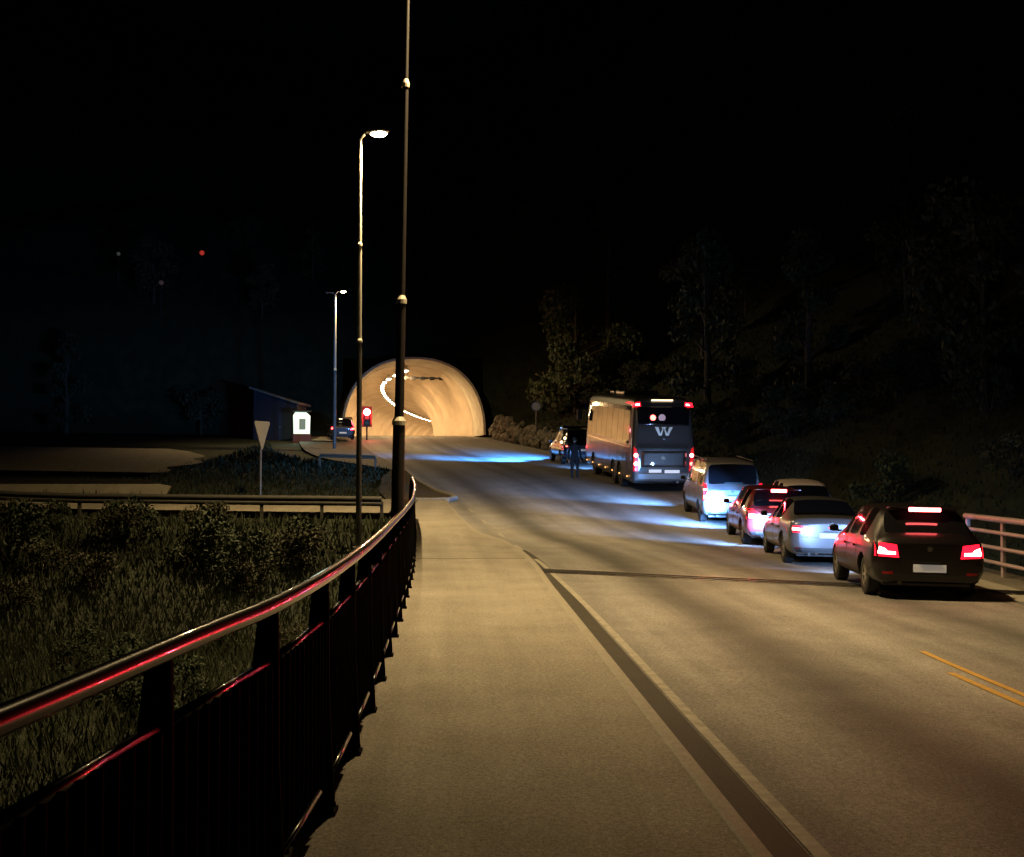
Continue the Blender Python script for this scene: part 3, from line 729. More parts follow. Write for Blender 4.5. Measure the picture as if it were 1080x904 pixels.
# ------------------------------------------------------------------ vehicles
# local frame: origin on the ground at the middle of the rear bumper, +y forward
def loft_body(st):
    bm = bmesh.new(); rings = []
    for (y, zb, wb, zm, wm, zt, wt, zr, wr, cr) in st:
        h = [(0, zb), (wb, zb), (wm * .985, zb + (zm - zb) * .45), (wm, zm), (wt, zt), (wr, zr), (wr * .5, zr + cr * .8), (0, zr + cr)]
        full = h + [(-x, z) for x, z in h[-2:0:-1]]
        rings.append([bm.verts.new((x, y, z)) for x, z in full])
    return bm, rings
def build_vehicle(st, glass, wheels, wr, paint, rear_cut=None, sub=2):
    """stations -> smooth closed shell with wheel arches; returns {slot: bmesh faces} as separate meshes. slots: 0 paint, 1 side glass, 2 rear glass, 3 windscreen"""
    bm, rings = loft_body(st); n = len(rings[0])
    for j in range(len(rings) - 1):
        for i in range(n):
            f = bm.faces.new((rings[j][i], rings[j][(i+1) % n], rings[j+1][(i+1) % n], rings[j+1][i]))
            k = i if i < 7 else n - 1 - i      # band index 0..6 mirrored
            kind = glass.get(j)
            if kind == 'side' and k == 4: f.material_index = 1
            elif kind == 'rear' and k in (5, 6): f.material_index = 2
            elif kind == 'front' and k in (5, 6): f.material_index = 3
            elif kind == 'rearside' and k in (5, 6): f.material_index = 2
            elif kind == 'rearside' and k == 4: f.material_index = 1
    # end caps: strips instead of an n-gon
    for ri, fl in ((rings[0], False), (rings[-1], True)):
        for i in range(7):
            a, b, c, d = ri[i], ri[i+1], ri[(n - i - 1) % n], ri[(n - i) % n]
            vs = []; [vs.append(v) for v in (a, b, c, d) if v not in vs]
            if len(vs) >= 3:
                try: bm.faces.new(vs)
                except ValueError: pass
    bmesh.ops.recalc_face_normals(bm, faces=bm.faces)
    cl = bm.edges.layers.float.new('crease_edge')
    # firm up the beltline, roof rail and sill
    for j in range(len(rings) - 1):
        for i, c in ((1, .5), (n - 1, .5), (4, .35), (n - 4, .35), (5, .35), (n - 5, .35)):
            e = bm.edges.get((rings[j][i], rings[j+1][i]))
            if e: e[cl] = c
    for e in bm.edges:
        m = {f.material_index for f in e.link_faces}
        if len(m) > 1: e[cl] = max(e[cl], .55)
    for i in range(n):
        for ri in (rings[0], rings[-1]):
            e = bm.edges.get((ri[i], ri[(i+1) % n]))
            if e: e[cl] = .35
    me = bpy.data.meshes.new('tmp'); bm.to_mesh(me); bm.free()
    for m in (paint, M_GLASS, M_GLASS, M_GLASS): me.materials.append(m)
    ob = bpy.data.objects.new('tmp', me); COL.objects.link(ob)
    s = ob.modifiers.new('s', 'SUBSURF'); s.levels = sub; s.render_levels = sub
    cut = None
    cb = bmesh.new()
    for (wx, wy) in wheels:
        for sx in (-1, 1):
            a = [(wy + math.cos(t) * (wr + .06), wr + math.sin(t) * (wr + .06)) for t in [k * PI / 12 for k in range(24)]]
            prism(cb, a, 'x', sx * (wx - .14), sx * (wx + .35))
    bmesh.ops.recalc_face_normals(cb, faces=cb.faces)
    cm = bpy.data.meshes.new('cut'); cb.to_mesh(cm); cb.free(); cm.materials.append(paint)
    cut = bpy.data.objects.new('cut', cm); COL.objects.link(cut)
    b = ob.modifiers.new('b', 'BOOLEAN'); b.operation = 'DIFFERENCE'; b.object = cut; b.solver = 'EXACT'
    bpy.context.view_layer.update()
    ev = ob.evaluated_get(bpy.context.evaluated_depsgraph_get()); res = bmesh.new(); res.from_mesh(ev.to_mesh()); ev.to_mesh_clear()
    bpy.data.objects.remove(ob); bpy.data.objects.remove(cut)
    return res
def split_parts(res, root, paint, names={0: 'body', 1: 'side_window', 2: 'rear_window', 3: 'windscreen'}):
    tree = BVHTree.FromBMesh(res); out = {}
    for slot, nm in names.items():
        for side in ((0,) if slot != 1 else (-1, 1)):
            c = res.copy()
            c.faces.ensure_lookup_table()
            dele = [f for f in c.faces if f.material_index != slot or (side and f.calc_center_median().x * side < 0)]
            bmesh.ops.delete(c, geom=dele, context='FACES')
            if not c.faces: c.free(); continue
            for f in c.faces: f.material_index = 0
            o = finish_keep(c, nm, paint if slot == 0 else M_GLASS, root); out[(slot, side)] = o
    res.free(); return tree, out
def finish_keep(bm, name, m, parent):
    me = bpy.data.meshes.new(name); bm.to_mesh(me); bm.free(); me.materials.append(m)
    me.polygons.foreach_set('use_smooth', [True] * len(me.polygons))
    try: me.set_sharp_from_angle(angle=R(42))
    except Exception: pass
    o = bpy.data.objects.new(name, me); COL.objects.link(o); o.parent = parent; return o
def patch(tree, c4, nx, ny, view='rear', off=.008, thick=.02, m=None, name='panel', parent=None, side=-1, smooth=False):
    """four corners (u,v) -> grid projected on the body; rear: (x,z); side: (y,z)"""
    bm = bmesh.new(); G = []; B = []
    for j in range(ny + 1):
        r1, r2 = [], []
        for i in range(nx + 1):
            s, t = i / nx, j / ny
            u = (c4[0][0] * (1-s) + c4[1][0] * s) * (1-t) + (c4[3][0] * (1-s) + c4[2][0] * s) * t
            v = (c4[0][1] * (1-s) + c4[1][1] * s) * (1-t) + (c4[3][1] * (1-s) + c4[2][1] * s) * t
            if view == 'rear': o_, d_ = Vector((u, -2, v)), Vector((0, 1, 0))
            elif view == 'front': o_, d_ = Vector((u, 30, v)), Vector((0, -1, 0))
            else: o_, d_ = Vector((side * 3, u, v)), Vector((-side, 0, 0))
            h = tree.ray_cast(o_, d_)[0]
            if h is None:
                h = tree.find_nearest(o_ + d_ * (2 if view != 'front' else 25))[0]
                h = Vector((u, h.y, v)) if view != 'side' else Vector((h.x, u, v))
            r1.append(bm.verts.new(h - d_ * off)); r2.append(bm.verts.new(h - d_ * (off - thick)))
        G.append(r1); B.append(r2)
    for j in range(ny):
        for i in range(nx):
            bm.faces.new((G[j][i], G[j][i+1], G[j+1][i+1], G[j+1][i]))
    edge = [(G[0][i], B[0][i]) for i in range(nx + 1)] + [(G[j][nx], B[j][nx]) for j in range(1, ny + 1)] + [(G[ny][i], B[ny][i]) for i in range(nx - 1, -1, -1)] + [(G[j][0], B[j][0]) for j in range(ny - 1, 0, -1)]
    for k in range(len(edge)):
        a, b = edge[k], edge[(k+1) % len(edge)]; bm.faces.new((a[0], b[0], b[1], a[1]))
    return finish(bm, name, m, parent, smooth=smooth)
def add_wheels(root, wx, ys_, r, width=.2, rim=M_RIM, spokes=5, dual=False):
    first = None
    for y in ys_:
        for sx in (-1, 1):
            if first is None:
                bm = bmesh.new(); prof_ = [(-.5, .60), (-.5, .93), (-.42, 1.0), (.42, 1.0), (.5, .93), (.5, .60)]
                rr = [[bm.verts.new((u * width, math.cos(a) * v * r, math.sin(a) * v * r)) for u, v in prof_] for a in [k * PI / 16 for k in range(32)]]
                for k in range(32):
                    for i in range(6): 
                        j = (i + 1) % 6; bm.faces.new((rr[k][i], rr[(k+1) % 32][i], rr[(k+1) % 32][j], rr[k][j]))
                first = finish(bm, 'wheel', M_TYRE, root, smooth=True, angle=40); w_ = first
                bm = bmesh.new(); tube(bm, [(-.30 * width, 0, 0), (.2 * width, 0, 0)], r * .60, 24)
                for k in range(spokes):
                    a = k * 2 * PI / spokes; bx(bm, (-.40 * width, math.cos(a) * r * .32, math.sin(a) * r * .32), (.05 * width + .012, r * .56, r * .13), rot=(a, 0, 0))
                tube(bm, [(-.48 * width, 0, 0), (-.30 * width, 0, 0)], [r * .10, r * .14], 12)
                for k in range(24):
                    a = k * PI / 12; bx(bm, (-.44 * width, math.cos(a) * r * .60, math.sin(a) * r * .60), (.06 * width, r * .17, r * .05), rot=(a + PI / 2, 0, 0))
                rm = finish(bm, 'rim', rim, w_)
            else:
                w_ = first.copy(); COL.objects.link(w_); rm_ = first.children[0].copy(); COL.objects.link(rm_); rm_.parent = w_
            w_.location = (sx * wx, y, r); w_.rotation_euler = (0, 0, 0 if sx < 0 else PI)
def headlight(root, x, y, z, energy, aim=(0, -4), size=95, col=XENON, blend=.5):
    la = bpy.data.lights.new('headlight_or_added_beam', 'SPOT'); la.energy = energy; la.color = col; la.spot_size = R(size); la.spot_blend = blend; la.shadow_soft_size = .06 if energy < 5000 else .35
    lo = bpy.data.objects.new('headlight_or_added_beam', la); COL.objects.link(lo); lo.parent = root; lo.location = (x, y, z)
    lo.rotation_euler = (R(90 + aim[1]), 0, R(aim[0]))
def seat_on_road(root, x, y, head, length, extra=0):
    h = R(head); fx, fy = x - math.sin(h) * length * .8, y + math.cos(h) * length * .8
    rx, ry = x - math.sin(h) * length * .2, y + math.cos(h) * length * .2
    zf_ = surf if x > XL(y) - 1 else (lambda a, b: max(flat_left(a, b), surf(a, b)) + .02)
    z0, z1 = zf_(rx, ry), zf_(fx, fy); slope = math.atan2(z1 - z0, length * .6)
    s0 = zf_(x + math.cos(h) * .8, y); s1 = zf_(x - math.cos(h) * .8, y); roll = math.atan2(s1 - s0, 1.6)
    z = z0 - math.tan(slope) * length * .2
    root.location = (x, y, z + extra); root.rotation_mode = 'XYZ'
    root.rotation_euler = (Matrix.Rotation(h, 3, 'Z') @ Matrix.Rotation(slope, 3, 'X') @ Matrix.Rotation(roll, 3, 'Y')).to_euler()

def car_stations(Lg, W, H, kind):
    w = W / 2; gc = .26
    if kind == 'hatch':
        return [(0.00, .30, w*.70, .58, w*.86, .78, w*.84, .86, w*.62, .02), (.07, .26, w*.80, .62, w*.94, .90, w*.90, .97, w*.70, .02), (.17, .25, w*.84, .62, w*.98, .93, w*.92, 1.02, w*.74, .02),
                (.55, gc, w*.88, .62, w, .95, w*.93, H-.10, w*.66, .03), (.74, gc, w*.88, .62, w, .95, w*.94, H-.05, w*.66, .04), (1.25, gc, w*.88, .60, w, .94, w*.95, H-.035, w*.68, .045), (1.36, gc, w*.88, .60, w, .94, w*.95, H-.03, w*.68, .045),
                (2.10, gc, w*.88, .58, w, .92, w*.95, H-.03, w*.68, .045), (2.18, gc, w*.88, .58, w, .92, w*.95, H-.035, w*.68, .045), (2.55, gc, w*.88, .58, w, .91, w*.95, H-.10, w*.66, .04),
                (3.15, gc, w*.88, .58, w, .90, w*.93, .96, w*.74, .03), (3.35, gc, w*.88, .56, w*.99, .86, w*.92, .90, w*.72, .03), (Lg-.25, .25, w*.82, .52, w*.94, .70, w*.86, .76, w*.66, .02), (Lg, .30, w*.66, .48, w*.78, .58, w*.70, .62, w*.5, .01)], \
               {2: 'rear', 3: None, 4: 'side', 6: 'side', 8: 'side', 9: 'front'}
    if kind == 'sedan':
        return [(0.00, .30, w*.70, .60, w*.84, .84, w*.82, .90, w*.66, .02), (.07, .26, w*.80, .64, w*.93, .95, w*.88, 1.00, w*.74, .02), (.20, .25, w*.84, .64, w*.97, .97, w*.90, 1.02, w*.76, .03),
                (.62, gc, w*.88, .62, w*.99, .97, w*.92, 1.04, w*.76, .03), (1.28, gc, w*.88, .62, w, .96, w*.94, H-.07, w*.62, .035), (1.48, gc, w*.88, .60, w, .95, w*.95, H-.045, w*.63, .04), (2.05, gc, w*.88, .60, w, .94, w*.95, H-.03, w*.65, .045), (2.14, gc, w*.88, .58, w, .93, w*.95, H-.03, w*.65, .045),
                (2.62, gc, w*.88, .58, w, .92, w*.95, H-.07, w*.64, .04), (3.30, gc, w*.88, .58, w, .90, w*.93, .96, w*.74, .03), (3.5, gc, w*.88, .56, w*.99, .87, w*.92, .90, w*.72, .03), (Lg-.25, .25, w*.82, .52, w*.94, .70, w*.86, .76, w*.66, .02), (Lg, .30, w*.66, .48, w*.78, .58, w*.70, .62, w*.5, .01)], \
               {3: 'rear', 4: 'side', 5: 'side', 7: 'side', 8: 'front'}
    if kind == 'van':
        return [(0.00, .34, w*.78, .70, w*.92, 1.00, w*.91, 1.06, w*.72, .01), (.06, .30, w*.84, .72, w*.97, 1.12, w*.95, 1.17, w*.80, .02), (.12, .28, w*.86, .72, w*.985, 1.14, w*.955, 1.22, w*.80, .02),
                (.26, .28, w*.88, .72, w, 1.14, w*.96, H-.10, w*.78, .04), (.42, .28, w*.88, .72, w, 1.14, w*.96, H-.05, w*.80, .05), (1.5, .28, w*.88, .72, w, 1.14, w*.96, H-.04, w*.81, .05), (1.62, .28, w*.88, .72, w, 1.14, w*.96, H-.04, w*.81, .05), (2.8, .28, w*.88, .72, w, 1.12, w*.96, H-.05, w*.81, .05), (2.92, .28, w*.88, .70, w, 1.10, w*.96, H-.05, w*.81, .05),
                (3.45, .28, w*.88, .70, w, 1.06, w*.95, H-.16, w*.76, .05), (4.15, .28, w*.88, .66, w*.99, 1.02, w*.93, 1.12, w*.78, .03), (4.35, .28, w*.86, .62, w*.98, .94, w*.90, 1.02, w*.74, .02), (Lg-.14, .28, w*.82, .60, w*.94, .80, w*.86, .90, w*.66, .02), (Lg, .32, w*.7, .52, w*.84, .64, w*.78, .72, w*.56, .01)], \
               {2: 'rear', 4: 'side', 6: 'side', 8: 'side', 9: 'front'}
    if kind == 'suv':
        s, g = car_stations(Lg, W, H - .12, 'hatch'); s = [(a, b + .12, c, d + .14, e, f + .14, g_, h + .12 + .02, i, j) for (a, b, c, d, e, f, g_, h, i, j) in s]; return s, g

def make_car(name, label, kind, Lg, W, H, paint, x, y, head, wheel_y, wr, group, lamps, rim=M_RIM, beams=None, hw=None):
    root = thing(name, label, 'car' if kind != 'van' else 'van', group=group)
    st, glass = car_stations(Lg, W, H, kind); w = W / 2
    res = build_vehicle(st, glass, [(w, wy) for wy in wheel_y], wr, paint)
    tree, out = split_parts(res, root, paint); body = out[(0, 0)]
    add_wheels(root, w - .165, wheel_y, wr, .205, rim)
    zo = .12 if kind == 'suv' else 0
    # doors, handles, mirrors and lower trim on both sides
    belt = .88 + zo if kind != 'van' else 1.08; ds = {'hatch': (1.30, 2.15, 3.02), 'suv': (1.30, 2.15, 3.02), 'sedan': (1.25, 2.12, 3.1), 'van': (1.55, 2.85, 3.75)}[kind]
    for s in (-1, 1):
        for yy in ds: patch(tree, [(yy, .38 + zo), (yy + .014, .38 + zo), (yy + .014, belt), (yy, belt)], 1, 8, 'side', .0025, .012, M_TRIM, 'door_seam', body, side=s)
        for yy in ds[:2]: patch(tree, [(yy + .12, belt - .13), (yy + .30, belt - .13), (yy + .30, belt - .095), (yy + .12, belt - .095)], 3, 1, 'side', .035, .03, paint, 'door_handle', root, side=s)
        patch(tree, [(wheel_y[0] + wr + .1, .30 + zo), (wheel_y[1] - wr - .1, .30 + zo), (wheel_y[1] - wr - .1, .36 + zo), (wheel_y[0] + wr + .1, .36 + zo)], 8, 1, 'side', .012, .03, M_TRIM, 'sill_trim', root, side=s)
        my = ds[2] - .05; mz = belt + .10
        bm = bmesh.new(); bx(bm, (s * (w + .06), my, mz), (.16, .12, .12), bev=.045); bx(bm, (s * (w - .03), my + .01, mz - .05), (.10, .05, .03)); mr = finish(bm, 'wing_mirror', M_TRIM if kind == 'van' else paint, root, smooth=True, angle=50)
        bm = bmesh.new(); bx(bm, (s * (w + .07), my - .062, mz), (.11, .008, .08)); finish(bm, 'mirror_glass', M_GLASS, mr)
        patch(tree, [(s * w * .50, .66 + zo), (s * w * .80, .63 + zo), (s * w * .78, .74 + zo), (s * w * .52, .74 + zo)], 4, 3, 'front', .01, .03, M_HEADL, 'headlight', root)
    for (dx, nm) in ((0, 'bumper'),):
        patch(tree, [(-w*.78, .30 + zo), (w*.78, .30 + zo), (w*.84, .40 + zo), (-w*.84, .40 + zo)], 12, 2, 'rear', .02, .05, M_TRIM, 'bumper_insert', root)
    bm = bmesh.new(); tube(bm, [(-w*.5, .02, .27 + zo), (-w*.5, .25, .29 + zo)], .032, 12); finish(bm, 'exhaust', M_DARKRIM, root)
    bm = bmesh.new(); bx(bm, (0, Lg * .45, .25 + zo), (W * .74, Lg * .8, .08)); finish(bm, 'underbody', M_TRIM, root)
    lamps(root, tree, w, H, body)
    seat_on_road(root, x, y, head, Lg)
    for bmx in (beams or []): headlight(root, *bmx)
    return root, tree

P_BLACK = mat('dark_paint', (.005, .003, .004), .38, spec=.4, coat=.35)
P_SILV = mat('silver_paint', (.17, .17, .185), .30, metal=.45, coat=.7)
P_RED = mat('brake_lit_red_paint', (.12, .012, .014), .25, coat=.8)  # red of the brake lights put into a dark car's paint
P_VAN = mat('light_grey_paint', (.17, .165, .18), .33, metal=.3, coat=.6)
P_WHITE = mat('cream_paint', (.55, .46, .44), .4, coat=.5)
P_NAVY = mat('navy_paint', (.02, .02, .035), .25, coat=.8)
TAILW = 190
def rearlamp(tree, root, c4, bulb4, s=1, lens=M_REDLENS, bulb=M_BULB, n=(5, 4)):
    f = lambda q: [(s * u, v) for u, v in q]
    l = patch(tree, f(c4), n[0], n[1], 'rear', .012, .04, lens, 'tail_light', root, smooth=False)
    if bulb4:
        la = bpy.data.lights.new('tail_light_glow', 'SPOT'); la.spot_size = R(86); la.spot_blend = .5; la.energy = TAILW * {'coach': 2.2, 'minivan': 2.2, 'offroad': .1, 'waiting': .5}.get(root.name.split('_')[0].split('.')[0], 4.0 if root.name == 'hatchback_car' else 1); la.color = (1, .02, .035); la.shadow_soft_size = .05
        cu = sum(q[0] for q in c4) / 4 * s; cv = sum(q[1] for q in c4) / 4
        h = tree.ray_cast(Vector((cu, -2, cv)), Vector((0, 1, 0)))[0]; hy = h.y if h else 0
        lo = bpy.data.objects.new('tail_light_glow', la); COL.objects.link(lo); lo.parent = root; lo.location = (cu, hy - .12, cv); lo.rotation_euler = (R(90 + 34), 0, R(180))
    for b in bulb4: patch(tree, f(b), 4, 2, 'rear', .019, .02, bulb, 'lit_segment', l)
    return l
def red_glow(root, H):
    la = bpy.data.lights.new('brake_light_glow', 'SPOT'); la.spot_size = R(90); la.spot_blend = .5; la.energy = 90; la.color = (1, .02, .035); la.shadow_soft_size = .06
    lo = bpy.data.objects.new('brake_light_glow', la); COL.objects.link(lo); lo.parent = root; lo.location = (0, .2, H - .07); lo.rotation_euler = (R(90 + 30), 0, R(180))
def badge(tree, root, z, r=.045):
    h = tree.ray_cast(Vector((0, -2, z)), Vector((0, 1, 0)))[0]
    bm = bmesh.new(); tube(bm, [(0, h.y - .012, z), (0, h.y + .01, z)], r, 20); e = finish(bm, 'badge', M_CHROME, root)
def plate(tree, root, z, w=.26, h=.055, off=.02, y=None):
    hh = min(tree.ray_cast(Vector((u, -2, z)), Vector((0, 1, 0)))[0].y for u in (-w, 0, w))
    bm = bmesh.new(); bx(bm, (0, hh - off * .5, z), (w * 2, .012, h * 2), bev=.004); p_ = finish(bm, 'number_plate', M_PLATE, root)
    bm = bmesh.new(); bx(bm, (0, hh - off * .5 - .012, z + h + .028), (w * 1.3, .03, .02)); finish(bm, 'plate_lamp', M_TRIM, root)

def lamps_hatch(root, tree, w, H, body):
    for s in (-1, 1):
        rearlamp(tree, root, [(w*.52, .66), (w*.92, .68), (w*.91, .90), (w*.56, .86)], [[(w*.58, .705), (w*.87, .715), (w*.87, .765), (w*.58, .75)], [(w*.72, .765), (w*.86, .765), (w*.85, .83), (w*.76, .80)]], s)  # lens drawn oversize so its red takes in the glow around the lamp
        patch(tree, [(s*w*.62, .40), (s*w*.80, .40), (s*w*.80, .44), (s*w*.62, .44)], 3, 1, 'rear', .01, .03, M_REDDIM, 'reflector', root)
    bm = bmesh.new(); bx(bm, (0, .47, H - .035), (w*1.22, .26, .03), rot=(R(-6), 0, 0), bev=.012); sp_ = finish(bm, 'spoiler', P_BLACK, root)
    bm = bmesh.new(); bx(bm, (0, .335, H - .055), (.50, .03, .065), bev=.012); finish(bm, 'brake_light', M_BRAKE, sp_); red_glow(root, H)
    plate(tree, root, .50, .25, .06); badge(tree, root, .80, .04)
    patch(tree, [(-w*.50, .60), (w*.50, .60), (w*.50, .608), (-w*.50, .608)], 8, 1, 'rear', .003, .01, M_TRIM, 'tailgate_seam', body)
    bm = bmesh.new(); bx(bm, (.04, .32, 1.08), (.46, .02, .018), rot=(0, R(-3), 0)); finish(bm, 'rear_wiper', M_TRIM, root)
Q = 'cars stopped nose to tail in the right lane'
make_car('hatchback_car', 'dark hatchback with both brake lights and high third light glowing, last in the queue', 'hatch', 4.25, 1.80, 1.46, P_BLACK, 7.33, 18.35, -8, (.82, 3.45), .315, Q, lamps_hatch,
         beams=[(-.6, 4.28, .66, 260, (2, -5)), (.6, 4.28, .66, 260, (-2, -5))])
def lamps_sedan(root, tree, w, H, body):
    for s in (-1, 1):
        rearlamp(tree, root, [(w*.52, .70), (w*.95, .72), (w*.95, .86), (w*.56, .85)], [[(w*.70, .755), (w*.88, .765), (w*.88, .82), (w*.72, .81)]], s, lens=M_REDDIM if s > 0 else M_REDLENS)
        patch(tree, [(s*w*.66, .37), (s*w*.82, .37), (s*w*.82, .41), (s*w*.66, .41)], 3, 1, 'rear', .01, .03, M_REDDIM, 'reflector', root)
    plate(tree, root, .66, .25, .055); badge(tree, root, .90, .04)
    for u in (-.3, .3):
        bm = bmesh.new(); tube(bm, [(u, -.01, .30), (u, .2, .31)], .035, 12); finish(bm, 'tailpipe', M_CHROME, root)
    patch(tree, [(-w*.78, .62), (w*.78, .62), (w*.78, .628), (-w*.78, .628)], 10, 1, 'rear', .003, .01, M_TRIM, 'boot_seam', body)
make_car('sedan_car', 'silver saloon with dark rear window lit bluish white by the car behind', 'sedan', 4.50, 1.82, 1.42, P_SILV, 7.8, 24.75, -6.5, (.95, 3.72), .325, Q, lamps_sedan,
         beams=[(-.6, 4.52, .64, 200, (6, -5)), (-.62, 4.52, .66, 6500, (33, -6), 54, (.20, .45, 1.0), 1.0), (.6, 4.52, .64, 160, (0, -5))])
def lamps_red(root, tree, w, H, body):
    for s in (-1, 1):
        rearlamp(tree, root, [(w*.58, .72), (w*.94, .70), (w*.93, .98), (w*.74, .96)], [[(w*.62, .75), (w*.88, .74), (w*.88, .84), (w*.66, .84)]], s)
    bm = bmesh.new(); bx(bm, (0, .46, H - .035), (w*1.25, .30, .03), rot=(R(-6), 0, 0), bev=.012); sp_ = finish(bm, 'spoiler', P_RED, root)
    bm = bmesh.new(); bx(bm, (0, .305, H - .055), (.40, .03, .08), bev=.015); finish(bm, 'brake_light', M_BRAKE, sp_); red_glow(root, H)
    plate(tree, root, .52, .25, .055); badge(tree, root, .84, .045)
make_car('hatchback_car', 'dark hatchback, reddened by its glowing brake lights, between the silver saloon and the grey van', 'hatch', 4.3, 1.80, 1.48, P_RED, 8.15, 30.0, -5, (.82, 3.48), .32, Q, lamps_red,
         beams=[(-.62, 4.33, .66, 1500, (12, -5), 70, (.14, .40, 1.0)), (-.60, 4.33, .60, 14000, (27, -6), 54, (.16, .40, 1.0), 1.0), (.6, 4.33, .66, 420, (0, -4), 80, (.12, .45, 1.0))])
def lamps_van(root, tree, w, H, body):
    for s in (-1, 1):
        rearlamp(tree, root, [(w*.84, .74), (w*.965, .74), (w*.955, 1.28), (w*.85, 1.24)], [[(w*.86, .80), (w*.955, .80), (w*.95, .90), (w*.86, .90)]] + ([[(w*.86, 1.05), (w*.955, 1.05), (w*.95, 1.10), (w*.86, 1.10)]]), s, n=(3, 8))
    plate(tree, root, .82, .26, .055); badge(tree, root, 1.02, .05)
    patch(tree, [(-w*.84, .50), (w*.84, .50), (w*.86, .62), (-w*.86, .62)], 10, 2, 'rear', .035, .06, P_VAN, 'bumper', root)
    bm = bmesh.new(); bx(bm, (.05, .13, 1.28), (.6, .02, .02)); finish(bm, 'rear_wiper', M_TRIM, root)
    for s in (-1, 1):
        bm = bmesh.new(); tube(bm, [(s * w * .74, .55, H + .02), (s * w * .74, 3.1, H + .02)], .018, 8); finish(bm, 'roof_rail', M_TRIM, root)
make_car('minivan', 'light grey minivan behind the bus, its tailgate lit cyan blue by headlights', 'van', 4.85, 1.88, 1.93, P_VAN, 8.40, 36.3, -2.5, (.95, 3.95), .335, Q, lamps_van, rim=M_DARKRIM,
         beams=[(-.65, 4.88, .72, 10000, (35, -7), 54, (.16, .42, 1.0), 1.0), (.65, 4.88, .72, 420, (0, -4))])
def lamps_off(root, tree, w, H, body):
    for s in (-1, 1): patch(tree, [(s*w*.58, .72), (s*w*.94, .70), (s*w*.93, .90), (s*w*.74, .88)], 4, 3, 'rear', .012, .04, M_REDDIM, 'tail_light', root)
    plate(tree, root, .52, .25, .055)
make_car('parked_car', 'cream car standing on the verge beyond the queue, only its pale roof showing', 'hatch', 4.2, 1.76, 1.46, P_WHITE, 9.95, 33.6, -6, (.82, 3.4), .31, None, lamps_off)
BLUE = (.06, .33, 1.0)
def lamps_suv(root, tree, w, H, body):
    bm = bmesh.new(); bx(bm, (0, 1.85, H + .10), (1.25, .16, .12), bev=.03); finish(bm, 'added_light_bar', M_TRIM, root)  # added bar, dark itself, a fixture for the invented blue roof beams
    for s in (-1, 1):
        rearlamp(tree, root, [(w*.60, .92), (w*.94, .90), (w*.93, 1.06), (w*.74, 1.04)], [[(w*.76, .95), (w*.86, .95), (w*.86, 1.0), (w*.76, 1.0)]], s, lens=M_REDDIM, bulb=M_TAIL)
        bm = bmesh.new(); tube(bm, [(s * w * .62, .8, H + .03), (s * w * .62, 2.5, H + .03)], .02, 8); finish(bm, 'roof_rail', M_GALV, root)
    plate(tree, root, .78, .25, .055)
    for (u, v) in ((-w*.90, 1.10), (-w*1.08, .90)):
        bm = bmesh.new(); bmesh.ops.create_uvsphere(bm, u_segments=10, v_segments=8, radius=.075); bmesh.ops.translate(bm, vec=(u, .1, v + .28), verts=bm.verts); finish(bm, 'marker_lamp', M_WARM, root)
make_car('offroad_car', 'dark tall off-road car standing in front of the bus', 'suv', 4.4, 1.86, 1.78, P_NAVY, 6.25, 60.5, 7, (.88, 3.5), .36, Q, lamps_suv, rim=M_DARKRIM,
         beams=[(-.5, 1.95, 2.05, 52000, (48, -25), 42, BLUE, 1.0), (-.45, 2.0, 2.05, 46000, (16, -24), 40, BLUE, 1.0)])  # added roof beams that throw blue light on the road, not headlamps
def lamps_far(root, tree, w, H, body):
    for s in (-1, 1): rearlamp(tree, root, [(w*.56, .70), (w*.95, .70), (w*.93, .92), (w*.64, .90)], [[(w*.62, .74), (w*.92, .74), (w*.90, .86), (w*.68, .84)]], s, bulb=M_TAIL)
    bm = bmesh.new(); bx(bm, (-.15, .33, H - .05), (.22, .05, .05)); finish(bm, 'brake_light', M_WARM, root)
    plate(tree, root, .50, .25, .055)
r_, _t = make_car('waiting_car', 'dark car with pink red tail lights waiting at the red signal left of the tunnel', 'hatch', 4.2, 1.78, 1.5, P_BLACK, -8.05, 84.0, 10, (.82, 3.4), .32, None, lamps_far)
r_.location.z += .12

